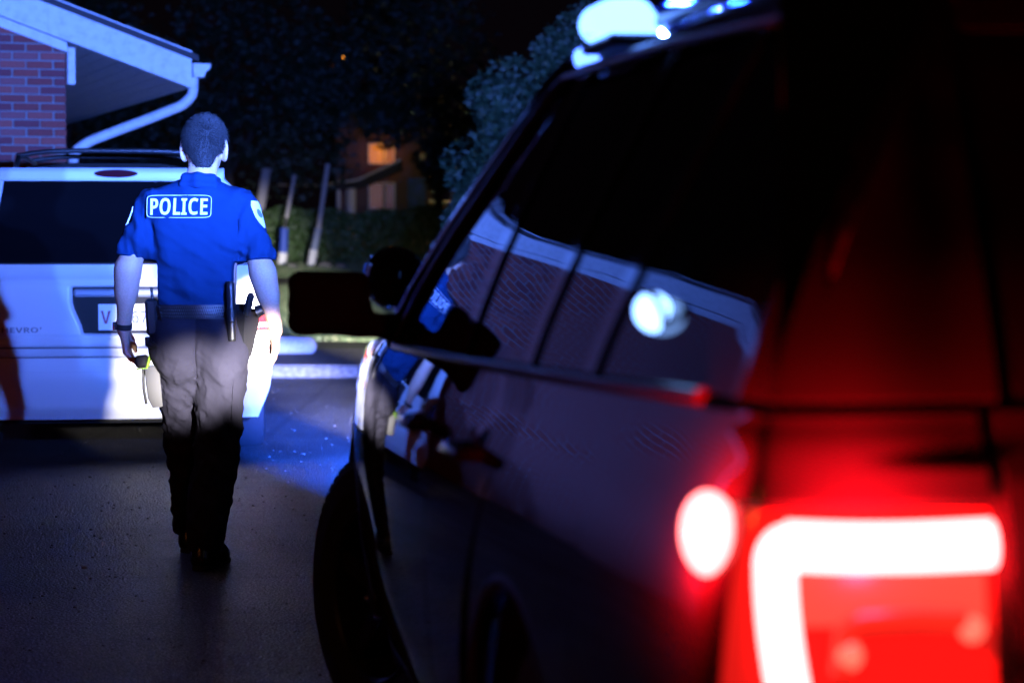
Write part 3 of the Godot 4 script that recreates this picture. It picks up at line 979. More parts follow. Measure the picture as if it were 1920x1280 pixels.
func build_suv() -> void:
	car_outline()
	var c := thing("police_suv", "dark patrol SUV with blue roof lights and glowing red tail lamp", "SUV", Vector3(1.107, 0, -2.631), deg_to_rad(8.6))
	var both := func(called: String, m: MB, mat: Material):
		var o := obj(called, m, mat, c)
		obj(called, mirror_x(m), mat, c)
		return o
	var at := func(x: float): return func(_y: float): return x
	# inner shell a little inside the panels, so that the joints are dark grooves
	var inner := MB.new()
	inner.grid(160, 30, func(u, v):
		var s := lerpf(0.0, 1.0, u)
		var t: float = out_at(s).x
		var y0 := arch_low(t) + 0.01 if s > 0.1 and s < 0.9 else 0.34
		var top := 1.05 if t < 3.1 else fender_top(t) - 0.04
		return car_s(s, lerpf(y0, top, v), -0.03), Vector3.LEFT)
	both.call("inner_body", inner, M.dark)
	both.call("cabin_liner", MB.new().grid(90, 20, func(u, v):
		var s := lerpf(s_of_t(3.0), 1.0, u)
		var t: float = out_at(s).x
		var top := minf(1.65, lerpf(1.06, 1.65, clampf((3.05 - t) / 0.95, 0.0, 1.0)))
		return car_s(s, lerpf(1.0, top, v), -0.035), Vector3.LEFT), M.dark)
	# outer panels
	var f_hi := func(t): return fender_top(t)
	var b_hi := func(t): return belt(t) - 0.012
	both.call("front_fender", side_panel(at.call(4.66), at.call(3.06), func(t): return arch_low(t), f_hi, 80, 26), M.paint)
	both.call("front_door", side_panel(at.call(3.052), func(y): return 1.96 + 0.02 * (y - 0.8), func(_t): return 0.37, b_hi, 40, 26), M.paint)
	var rear_edge := func(y: float): return 1.31 - 0.10 * sin(clampf((y - 0.95) / 0.25, 0.0, 1.0) * PI) + 0.75 * maxf(0.0, 0.98 - y) * (1.0 if y > 0.5 else 1.0)
	both.call("rear_door", side_panel(func(y): return 1.95 + 0.02 * (y - 0.8), func(y): return minf(rear_edge.call(y), 1.56), func(_t): return 0.37, b_hi, 40, 26), M.paint)
	var q := MB.new()
	q.grid(90, 26, func(u, v):
		var y_of := func(t): return lerpf(arch_low(t), belt(t) - 0.012, v)
		var t := lerpf(1.3, 0.16, u)
		var y: float = y_of.call(t)
		var e: float = minf(rear_edge.call(y), 1.56) - 0.01
		t = lerpf(e, 0.16, u)
		y = y_of.call(t)
		return car(t, maxf(y, arch_low(t)), 0.0), Vector3.LEFT, 0.02)
	both.call("quarter_panel", q, M.paint)
	both.call("rocker_panel", side_panel(at.call(3.56), at.call(1.53), func(_t): return 0.27, func(_t): return 0.362, 40, 5, 0.004), M.trim)
	# wheel arch lips
	for wc in [4.0, 1.08]:
		var pts := []
		for i in 25:
			var a := PI * i / 24.0
			pts.append(car(wc + cos(a) * 0.44, 0.39 + sin(a) * 0.44, -0.01))
		both.call("arch_lip", MB.new().tube(pts, 0.013, 8), M.trim)
		both.call("wheel_liner", MB.new().grid(24, 2, func(u, v):
			var a: float = PI * u
			return Vector3(-lerpf(0.93, 0.5, v), 0.39 + sin(a) * 0.45, -(wc + cos(a) * 0.45)), Vector3.DOWN), M.dark)
	# hood, cowl, nose
	var hood := MB.new()
	hood.grid(24, 20, func(u, v):
		var t := lerpf(3.3, 4.93, u)
		var w: float = out_at(s_of_t(minf(t, 4.66))).y * 0.86 * (1.0 - 0.25 * smoothstep(4.6, 4.95, t))
		var x := lerpf(-w, w, v)
		var e := x / w
		return Vector3(x, fender_top(t) + 0.015 + 0.045 * (1.0 - e * e) - 0.0 - 0.12 * smoothstep(4.7, 4.95, t), -t), Vector3.UP, 0.02)
	obj("hood", hood, M.paint, c)
	both.call("fender_crown", MB.new().grid(24, 6, func(u, v):
		var t := lerpf(3.1, 4.66, u)
		var a := car(t, fender_top(t))
		var w: float = out_at(s_of_t(t)).y * 0.86
		return a.lerp(Vector3(-w + 0.004, fender_top(t) + 0.013, -t), v) + Vector3(0, 0.012 * sin(v * PI), 0), Vector3.UP, 0.015), M.paint)
	var nose := MB.new()
	nose.grid(60, 16, func(u, v):
		var s := lerpf(0.0, s_of_t(4.67), u)
		var t: float = out_at(s).x
		return car_s(s, lerpf(0.3, minf(fender_top(t) - 0.0, 0.97), v)), Vector3.FORWARD, 0.02)
	both.call("front_bumper", nose, M.paint)
	obj("grille", MB.new().box(Vector3(0, 0.72, -5.0), Vector3(0.9, 0.22, 0.03), 0.01), M.trim, c)
	obj("push_bar", MB.new().tube([Vector3(-0.42, 0.35, -5.12), Vector3(-0.42, 0.95, -5.12)], 0.03, 10).tube([Vector3(0.42, 0.35, -5.12), Vector3(0.42, 0.95, -5.12)], 0.03, 10).tube([Vector3(-0.42, 0.9, -5.12), Vector3(0.42, 0.9, -5.12)], 0.03, 10).tube([Vector3(-0.42, 0.5, -5.12), Vector3(0.42, 0.5, -5.12)], 0.03, 10), M.trim, c)
	# tail: bumper, tailgate, rear glass
	var tail_s := s_of_t(0.165)
	var gate_s := s_of_w(0.597)
	var bump := MB.new()
	bump.grid(70, 16, func(u, v): return car_s(lerpf(tail_s, 1.0, u), lerpf(0.33, 0.72, v), 0.0 + 0.03 * smoothstep(0.0, 0.15, u) * (1.0 - 0.6 * v)), Vector3.BACK, 0.02)
	both.call("rear_bumper", bump, M.paint)
	var pillar := MB.new()
	pillar.grid(40, 12, func(u, v): return car_s(lerpf(tail_s, gate_s, u), lerpf(1.06, belt(0.1) - 0.012, v)), Vector3.BACK, 0.02)
	both.call("corner_panel", pillar, M.paint)
	both.call("corner_skin", MB.new().grid(16, 16, func(u, v): return car_s(lerpf(tail_s, s_of_w(0.89) - 0.0005, u), lerpf(0.727, 1.055, v)), Vector3.LEFT, 0.02), M.paint)
	var gate := MB.new()
	gate.grid(30, 20, func(u, v): return car_s(lerpf(gate_s + 0.003, 1.0, u), lerpf(0.735, belt(0.0) - 0.012, v)), Vector3.BACK, 0.02)
	both.call("tailgate", gate, M.paint)
	# greenhouse: panes, pillars, roof
	var g_lo := func(t): return belt(t) + 0.004
	var roof_y := 1.635
	var header := func(t: float) -> float:                          # top of the side glass; falls along the windscreen pillar
		return minf(roof_y - 0.02 * maxf(0.0, 1.2 - t), lerpf(1.11, 1.655, clampf((3.07 - t) / 0.95, 0.0, 1.0)))
	var pane := func(called: String, ta: Callable, tb: Callable, hi: Callable, nu: int):
		both.call(called, side_panel(ta, tb, g_lo, hi, nu, 16, -0.004, 0.004), M.glass)
	pane.call("side_window", at.call(2.96), func(y): return 1.99 - 0.05 * (y - 1.1), func(t): return maxf(header.call(t) - 0.035, belt(t) + 0.006), 40)
	pane.call("side_window", func(y): return 1.87 - 0.05 * (y - 1.1), func(y): return 1.34 - 0.22 * (y - 1.1), func(t): return header.call(t) - 0.03, 30)
	pane.call("quarter_window", func(y): return 1.26 - 0.22 * (y - 1.1), func(y): return 0.92 - 0.32 * (y - 1.1), func(t): return header.call(t) - 0.03, 20)
	pane.call("quarter_window", func(y): return 0.84 - 0.32 * (y - 1.1), func(y): return 0.2 - 0.02 * (y - 1.1), func(t): return header.call(t) - 0.03, 24)
	var pil := func(ta: Callable, tb: Callable, mat: Material):
		both.call("pillar", side_panel(ta, tb, g_lo, func(t): return header.call(t), 8, 16, 0.003, 0.02), mat)
	pil.call(func(y): return 1.985 - 0.05 * (y - 1.1), func(y): return 1.875 - 0.05 * (y - 1.1), M.gloss)
	pil.call(func(y): return 1.335 - 0.22 * (y - 1.1), func(y): return 1.265 - 0.22 * (y - 1.1), M.gloss)
	pil.call(func(y): return 0.915 - 0.32 * (y - 1.1), func(y): return 0.845 - 0.32 * (y - 1.1), M.gloss)
	pil.call(func(y): return 0.195 - 0.02 * (y - 1.1), at.call(0.17), M.gloss)
	both.call("rear_pillar", MB.new().grid(24, 20, func(u, v): return car_s(lerpf(tail_s, gate_s + 0.004, u), lerpf(belt(0.1) + 0.004, 1.65, v)), Vector3.BACK, 0.02), M.mirror_shell)
	both.call("rear_window", MB.new().grid(20, 16, func(u, v): return car_s(lerpf(gate_s + 0.007, 1.0, u), lerpf(belt(0.0) + 0.004, 1.59, v), -0.005), Vector3.BACK, 0.004), M.glass)
	both.call("gate_frame", MB.new().grid(20, 4, func(u, v): return car_s(lerpf(gate_s + 0.007, 1.0, u), lerpf(1.592, 1.66, v)), Vector3.BACK, 0.01), M.paint)
	# windscreen pillar and door frame
	var ap := []
	var fr := []
	for i in 21:
		var t := lerpf(3.16, 2.1, i / 20.0)
		ap.append(car(t, lerpf(1.10, 1.668, i / 20.0), -0.012))
		fr.append(car(lerpf(3.04, 2.12, i / 20.0), lerpf(1.105, 1.64, i / 20.0), 0.001))
	both.call("windscreen_pillar", MB.new().tube(ap, 0.036, 10), M.paint)
	for i in 16: fr.append(car(lerpf(2.05, 0.4, i / 15.0), roof_y + 0.006 - 0.02 * maxf(0.0, 1.2 - lerpf(2.05, 0.4, i / 15.0)), 0.001))
	both.call("door_frame", MB.new().tube(fr, 0.014, 8), M.satin)
	var ws := MB.new()
	ws.grid(20, 16, func(u, v):
		var t := lerpf(3.2, 2.12, u)
		var y := lerpf(1.09, 1.672, u)
		var w: float = car(t, y).x
		var x := lerpf(w + 0.03, -w - 0.03, v)
		var e := x / w
		return Vector3(x, y + 0.03 * (1.0 - e * e) * 0.8, -t - 0.14 * (1.0 - e * e)), Vector3(0, 1, -1), 0.004)
	obj("windscreen", ws, M.glass, c)
	var roof := MB.new()
	roof.grid(40, 40, func(u, v):
		var t := lerpf(2.14, 0.16, u)
		var e := lerpf(-1.0, 1.0, v)
		var k := 1.0 - absf(e)
		var y := 1.642 + 0.054 * pow(1.0 - pow(absf(e), 5.0), 0.8) - 0.03 * smoothstep(0.6, 0.16, t) - 0.036 * smoothstep(1.3, 2.14, t) + 0.022 * smoothstep(1.9, 1.1, t)
		var w: float = -car(clampf(t, 0.3, 2.14), 1.645).x + 0.004 - 0.06 * smoothstep(0.5, 0.16, t)
		return Vector3(e * w, y, -t), Vector3.UP, 0.02)
	obj("roof", roof, M.paint, c)
	both.call("roof_rail", MB.new().tube(range(12).map(func(i):
		var t := lerpf(1.75, 0.35, i / 11.0)
		var w: float = -car(t, 1.645).x
		return Vector3(-w + 0.07, 1.69 + (0.02 if i > 0 and i < 11 else 0.0) - 0.03 * smoothstep(0.7, 0.35, t), -t)), 0.013, 8), M.satin)
	# belt moulding
	var bm := []
	for i in 30: bm.append(car(lerpf(3.05, 0.3, i / 29.0), belt(lerpf(3.05, 0.3, i / 29.0)), 0.002))
	both.call("belt_moulding", MB.new().tube(bm, 0.011, 8), M.satin)
	obj("floor_pan", MB.new().box(Vector3(0, 0.33, -2.5), Vector3(1.6, 0.06, 4.6), 0.02), M.dark, c)
	# door handles
	for hd in [2.12, 1.5]:
		var y := 0.985
		both.call("door_handle", MB.new().tube([car(hd + 0.1, y, -0.005), car(hd + 0.09, y, 0.03), car(hd - 0.07, y + 0.004, 0.032), car(hd - 0.09, y + 0.004, -0.005)], 0.013, 10), M.paint)
		both.call("handle_cup", MB.new().lathe([Vector2(0.0, 0.002), Vector2(0.045, 0.003), Vector2(0.05, 0.0)], Transform3D(Basis(Vector3.BACK, PI / 2), car(hd, y, 0.0)), 20), M.satin)
	suv_mirrors(c)
	suv_wheels(c)
	suv_tail_lamps(c)
	suv_light_bar(c)
	# small blue warning light on the rear quarter glass
	var lp := car(0.62, 1.245, 0.004)
	var led := obj("warning_light", solid([[lp, Vector3(0.006, 0.034, 0.075), Basis(Vector3.BACK, 0.28)]], 0.004, 0.003), M.trim, c)
	obj("led_lens", solid([[lp, Vector3(0.023, 0.026, 0.055), Basis(Vector3.BACK, 0.28)]], 0.004, 0.003), glow(Color(0.5, 0.68, 1.0), 6.0), led)
	suv_front_lamps(c)

func suv_mirrors(c: Node3D) -> void:
	for s in [1.0, -1.0]:
		var k := Vector3(s, 1, 1)
		var p := Vector3(-1.075, 1.185, -3.05)
		var bones := []
		var f := func(x: float, y: float, z: float): return (p + Vector3(x, y, z)) * k
		for y in [-0.042, 0.0, 0.046]: bones.append([f.call(-0.068, y, 0.0), f.call(0.062, y * 0.95, 0.0), 0.03, 0.03])
		for y in [-0.03, 0.025]: bones.append([f.call(-0.04, y, -0.05), f.call(0.05, y, -0.05), 0.03, 0.035])
		bones.append([f.call(0.05, -0.045, 0.0), f.call(0.16, -0.055, -0.02), 0.026, 0.03])
		bones.append([f.call(0.16, -0.055, -0.02), f.call(0.24, -0.05, -0.02), 0.03, 0.035])
		var o := obj("wing_mirror", solid(bones, 0.008, 0.008), M.mirror_shell, c)
		obj("mirror_glass", MB.new().box(f.call(-0.004, 0.002, 0.0285), Vector3(0.13, 0.095, 0.006), 0.002, Basis(Vector3.UP, -0.14 * s)), M.mirror_shell, o)
	# pillar spotlight, unlit, its housing towards us
	var at := Vector3(-0.885, 1.235, -3.44)
	var sp := obj("spotlight", MB.new().lathe([Vector2(0, -0.075), Vector2(0.03, -0.07), Vector2(0.055, -0.05), Vector2(0.07, -0.015), Vector2(0.075, 0.02), Vector2(0.078, 0.03), Vector2(0.078, 0.05), Vector2(0.07, 0.052)], Transform3D(Basis(Vector3.RIGHT, -PI / 2), at), 32), M.paint, c)
	obj("lens", MB.new().lathe([Vector2(0.07, 0.05), Vector2(0.04, 0.056), Vector2(0, 0.058)], Transform3D(Basis(Vector3.RIGHT, -PI / 2), at), 32), M.chrome, sp)
	obj("mounting_arm", MB.new().tube([at + Vector3(0, -0.06, 0), at + Vector3(0.02, -0.1, 0.08), Vector3(-0.84, 1.13, -3.2)], 0.014, 8), M.chrome, sp)

func suv_wheels(c: Node3D) -> void:
	var n := 0
	for w in [[4.0, 1.0, 22.0], [4.0, -1.0, 22.0], [1.08, 1.0, 0.0], [1.08, -1.0, 0.0]]:
		var wheel := Node3D.new()
		wheel.name = "wheel"
		c.add_child(wheel, true)
		wheel.position = Vector3(-0.8 * w[1], 0.381, -w[0])
		wheel.scale = Vector3.ONE * 0.96
		wheel.rotation_degrees.y = w[2] + (180.0 if w[1] < 0 else 0.0)
		var ax := Transform3D(Basis(Vector3.BACK, PI / 2), Vector3.ZERO)      # lathe axis along -x: outer face to the left
		obj("tyre", MB.new().lathe([Vector2(0.245, -0.1), Vector2(0.3, -0.125), Vector2(0.355, -0.122), Vector2(0.38, -0.105), Vector2(0.388, -0.07), Vector2(0.39, 0.0), Vector2(0.388, 0.07), Vector2(0.38, 0.105), Vector2(0.355, 0.122), Vector2(0.3, 0.125), Vector2(0.25, 0.105), Vector2(0.235, 0.09), Vector2(0.235, -0.09), Vector2(0.245, -0.1)], ax, 64), M.rubber, wheel)
		var blocks := MB.new()
		for i in 60:
			for k in [-1, 0, 1]:
				var a: float = TAU * (i + 0.5 * absf(k)) / 60.0
				blocks.box(Vector3(k * 0.072, cos(a) * 0.388, sin(a) * 0.388), Vector3(0.062, 0.009, 0.033), 0.002, Basis(Vector3.RIGHT, a))
		obj("tread", blocks, M.rubber, wheel).set_meta("kind", "stuff")
		obj("rim", MB.new().lathe([Vector2(0.25, 0.108), Vector2(0.242, 0.114), Vector2(0.232, 0.106), Vector2(0.225, 0.08), Vector2(0.215, 0.02), Vector2(0.2, -0.08)], ax, 64), M.rim_dark, wheel)
		var disc := obj("brake_disc", MB.new().lathe([Vector2(0.06, -0.02), Vector2(0.17, -0.02), Vector2(0.17, 0.0), Vector2(0.06, 0.0)], ax, 40), M.rim_dark, wheel)
		for i in 5:
			var a := TAU * i / 5.0
			var b := Basis(Vector3.RIGHT, a)
			obj("spoke", MB.new().box(b * Vector3(-0.075, 0.135, 0), Vector3(0.03, 0.19, 0.06), 0.01, b * Basis(Vector3.BACK, 0.1)), M.rim_dark, wheel)
		var hub := obj("hub_cap", MB.new().lathe([Vector2(0.075, 0.06), Vector2(0.07, 0.085), Vector2(0.05, 0.1), Vector2(0, 0.105)], ax, 32), M.rim_dark, wheel)
		for i in 5:
			var a := TAU * (i + 0.5) / 5.0
			obj("lug_nut", MB.new().lathe([Vector2(0.011, 0.07), Vector2(0.011, 0.1), Vector2(0.006, 0.106), Vector2(0, 0.106)], Transform3D(ax.basis, Vector3(0, cos(a) * 0.06, sin(a) * 0.06)), 8), M.chrome, hub)

func suv_tail_lamps(c: Node3D) -> void:
	var ts := s_of_t(0.165)
	for s in [1.0, -1.0]:
		var lens := MB.new()
		lens.grid(50, 24, func(u, v): return car_s(lerpf(s_of_w(0.89) + 0.001, s_of_w(0.602), u), lerpf(0.727, 1.052, v), 0.006), Vector3.BACK, 0.02)
		if s < 0: lens = mirror_x(lens)
		var lm := glow(Color(1.0, 0.12, 0.1), 0.7, col(0.25, 0.005, 0.005))
		lm.roughness = 0.1
		var o := obj("tail_lamp", lens, lm, c)
		# light guide: an upper bar that turns down the outer edge
		var path := []
		var s0: float = s_of_w(0.603)
		var s1: float = s_of_w(0.838)
		for i in 13: path.append([lerpf(s0, s1 + 0.002, i / 12.0), 1.018 - 0.003 * sin(i / 12.0 * PI)])
		for i in 7:
			var a := PI / 2 * i / 6.0
			path.append([s1 + 0.002 - 0.002 * sin(a), 0.998 + 0.02 * cos(a)])
		for i in range(1, 12): path.append([s1 + 0.0045 * pow(i / 11.0, 1.6), lerpf(0.998, 0.8, i / 11.0)])
		var guide := MB.new()
		var pts := []
		var rr := []
		for p in path:
			var x := car_s(p[0], p[1], 0.012)
			pts.append(Vector3(x.x * s, x.y, x.z))
			rr.append(0.026 if pts.size() < 14 else 0.022)
		guide.tube(pts, rr, 12)
		obj("light_guide", guide, glow(Color(1.0, 0.43, 0.43), 12.0), o)
		var band := MB.new().grid(20, 6, func(u, v): return car_s(lerpf(s_of_w(0.825), s_of_w(0.612), u), lerpf(0.935, 0.99, v), 0.009), Vector3.BACK, 0.004)
		obj("reflector_band", mirror_x(band) if s < 0 else band, glow(Color(1.0, 0.31, 0.25), 1.0), o)
		for b in [[0.628, 0.93, 0.014], [0.762, 0.905, 0.016], [0.835, 0.9, 0.012]]:
			var x := car_s(s_of_w(b[0]), b[1], 0.008)
			var e := obj("lamp_cell", sphere(b[2]), glow(Color(1.0, 0.42, 0.34), 1.6), o)
			e.position = Vector3(x.x * s, x.y, x.z)
		var inner := []
		for p in [[s_of_w(0.635), 0.94], [s_of_w(0.69), 0.943], [s_of_w(0.745), 0.941], [s_of_w(0.765), 0.93], [s_of_w(0.77), 0.885]]:
			var x := car_s(p[0], p[1], 0.008)
			inner.append(Vector3(x.x * s, x.y, x.z))
		obj("inner_guide", MB.new().tube(inner, 0.012, 8), glow(Color(1.0, 0.16, 0.1), 1.1), o)
		var sd := car_s(s_of_t(0.125), 1.025, 0.004)
		var side := solid([[Vector3(sd.x * s, sd.y - 0.005, sd.z), Vector3(0.029, 0.046, 0.055), Basis(Vector3.RIGHT, 0.15)]], 0.006, 0.004)
		obj("side_marker", side, glow(Color(1.0, 0.43, 0.43), 9.0), o)
		var lp := car_s(s_of_w(0.74), 1.02, 0.045)
		omni("tail_light", Vector3(lp.x * s, lp.y, lp.z), Color(1.0, 0.03, 0.08), 2.2, 0.035, c)
		var lq := car_s(s_of_t(0.125), 1.02, 0.025)
		omni("side_marker_light", Vector3(lq.x * s, lq.y, lq.z), Color(1.0, 0.03, 0.08), 1.6, 0.012, c)

func suv_light_bar(c: Node3D) -> void:
	var bar := Node3D.new()
	bar.name = "light_bar"
	c.add_child(bar)
	var y := 1.684
	var t := 1.75
	obj("base", MB.new().box(Vector3(0, y - 0.008, -t), Vector3(1.42, 0.02, 0.27), 0.008), M.trim, bar)
	for x in [-0.45, 0.45]: obj("foot", MB.new().box(Vector3(x, y - 0.03, -t), Vector3(0.05, 0.05, 0.2), 0.005), M.trim, bar)
	var clear := mk(Color(0.35, 0.5, 1.0, 0.12), 0.03)
	clear.transparency = BaseMaterial3D.TRANSPARENCY_ALPHA
	for s in [-1.0, 1.0]:
		var b := []
		# lens dome over each half
		var dome := MB.new()
		dome.grid(40, 16, func(u, v):
			var a: float = PI * v
			var x := lerpf(0.02, 0.735, u)
			var e := sqrt(maxf(0.0, 1.0 - pow(smoothstep(0.55, 1.0, u), 3.0)))
			return Vector3(x * s, y + 0.004 + 0.066 * e * pow(sin(a), 0.45), -t + 0.13 * e * signf(cos(a)) * pow(absf(cos(a)), 0.6)), Vector3.UP)
		obj("lens", dome, clear, bar)
	obj("housing", MB.new().box(Vector3(0.12, y + 0.026, -t + 0.015), Vector3(1.2, 0.06, 0.17), 0.01), M.trim, bar)
	for i in 9:                                                     # reflector modules; the lit one is the outer left end
		var x := -0.58 + i * 0.145
		for sd in [-1.0, 1.0]:
			obj("reflector", MB.new().box(Vector3(x, y + 0.034, -t + 0.06 * sd), Vector3(0.13, 0.05, 0.02), 0.004), M.chrome, bar)
	var lit := obj("corner_lamp", solid([[Vector3(-0.69, y + 0.032, -t - 0.07), Vector3(-0.69, y + 0.032, -t + 0.07), 0.034, 0.034], [Vector3(-0.655, y + 0.034, -t - 0.09), Vector3(-0.655, y + 0.034, -t + 0.09), 0.032, 0.032], [Vector3(-0.635, y + 0.02, -t - 0.09), Vector3(-0.625, y + 0.016, -t + 0.1), 0.02, 0.016]], 0.008, 0.008), glow(Color(0.36, 0.56, 1.0), 6.5), bar)
	omni("blue_flash", Vector3(-0.57, y + 0.033, -t - 0.02), BLUE, 175.0, 0.03, bar)
	for x in [-0.2, 0.2, 0.6]:
		var p := Vector3(x, y + 0.034, -t - 0.09)
		obj("flash_module", MB.new().box(p, Vector3(0.13, 0.03, 0.012), 0.004), glow(Color(0.35, 0.5, 1.0), 6.0), bar)
		omni("blue_flash", p + Vector3(0, 0, -0.02), BLUE, 265.0, 0.03, bar)

const BLUE := Color(0.3, 0.475, 1.0)

func suv_front_lamps(c: Node3D) -> void:
	var white := Color(1.0, 0.97, 0.95)
	for s in [1.0, -1.0]:
		var g := Vector3(-0.2 * s, 0.7, -5.165)
		obj("added_grille_light", MB.new().box(g, Vector3(0.13, 0.035, 0.03), 0.006), glow(Color(0.35, 0.5, 1.0), 6.0), c)  # unseen blue lamps, added to throw a blue band onto the road ahead
		spot("added_grille_flash", g + Vector3(0, 0, -0.03), Vector3(sin(deg_to_rad(-2.0)), -0.088, -1), Color(0.12, 0.35, 1.0), 1700.0, 5.0, 0.02, c)
		var p := Vector3(-0.74 * s, 0.86, -4.84)
		var o := obj("headlamp", MB.new().box(p, Vector3(0.26, 0.12, 0.1), 0.03, Basis(Vector3.UP, 0.6 * s)), glow(white, 1.5), c)
		var q := p + Vector3(-0.03 * s, 0, -0.13)
		spot("high_beam", q, Vector3(0.0, -0.01, -1), white, 2900.0, 2.7, 0.03, c)
		for k in ([[-13.0, 85.0, 4.9, 0.046], [-6.0, 130.0, 6.0, 0.026], [3.0, 130.0, 6.0, 0.035]] if s > 0 else [[-4.0, 1000.0, 3.3, 0.088], [4.0, 1000.0, 3.3, 0.088]]):
			spot("low_beam", q, Vector3(sin(deg_to_rad(k[0])), -k[3], -cos(deg_to_rad(k[0]))), white, k[1], k[2], 0.03, c)

# ---------------------------------------------------------------- pale van, seen from behind
func interp(tab: Array, y: float) -> float:
	var i := 0
	while i < tab.size() - 2 and tab[i + 1][0] < y: i += 1
	return lerpf(tab[i][1], tab[i + 1][1], smoothstep(0.0, 1.0, clampf((y - tab[i][0]) / (tab[i + 1][0] - tab[i][0]), 0.0, 1.0)) * 0.5 + 0.5 * clampf((y - tab[i][0]) / (tab[i + 1][0] - tab[i][0]), 0.0, 1.0))

func van_w(y: float) -> float:
	return interp([[0.24, 0.84], [0.45, 0.915], [0.8, 0.945], [1.05, 0.935], [1.2, 0.885], [1.4, 0.81], [1.6, 0.715], [1.68, 0.64], [1.73, 0.5], [1.755, 0.25], [1.765, 0.0]], y)

func van_z(x: float, y: float) -> float:
	var z := interp([[0.24, 0.05], [0.33, 0.10], [0.5, 0.115], [0.61, 0.105], [0.66, 0.07], [0.7, 0.045], [0.85, 0.04], [1.05, 0.02], [1.15, -0.015], [1.3, -0.055], [1.5, -0.115], [1.64, -0.165], [1.7, -0.17], [1.73, -0.2], [1.765, -0.26]], y)
	var e := absf(x) / 0.95
	return z - 0.055 * e * e - 0.10 * pow(e, 8.0)

func van_patch(x0: Callable, x1: Callable, y0: float, y1: float, nu: int, nv: int, lift := 0.0, thick := 0.015) -> MB:
	return MB.new().grid(nu, nv, func(u, v):
		var y := lerpf(y0, y1, v)
		var x := lerpf(x0.call(y), x1.call(y), u)
		return Vector3(x, y, van_z(x, y) + lift), Vector3.BACK, thick)

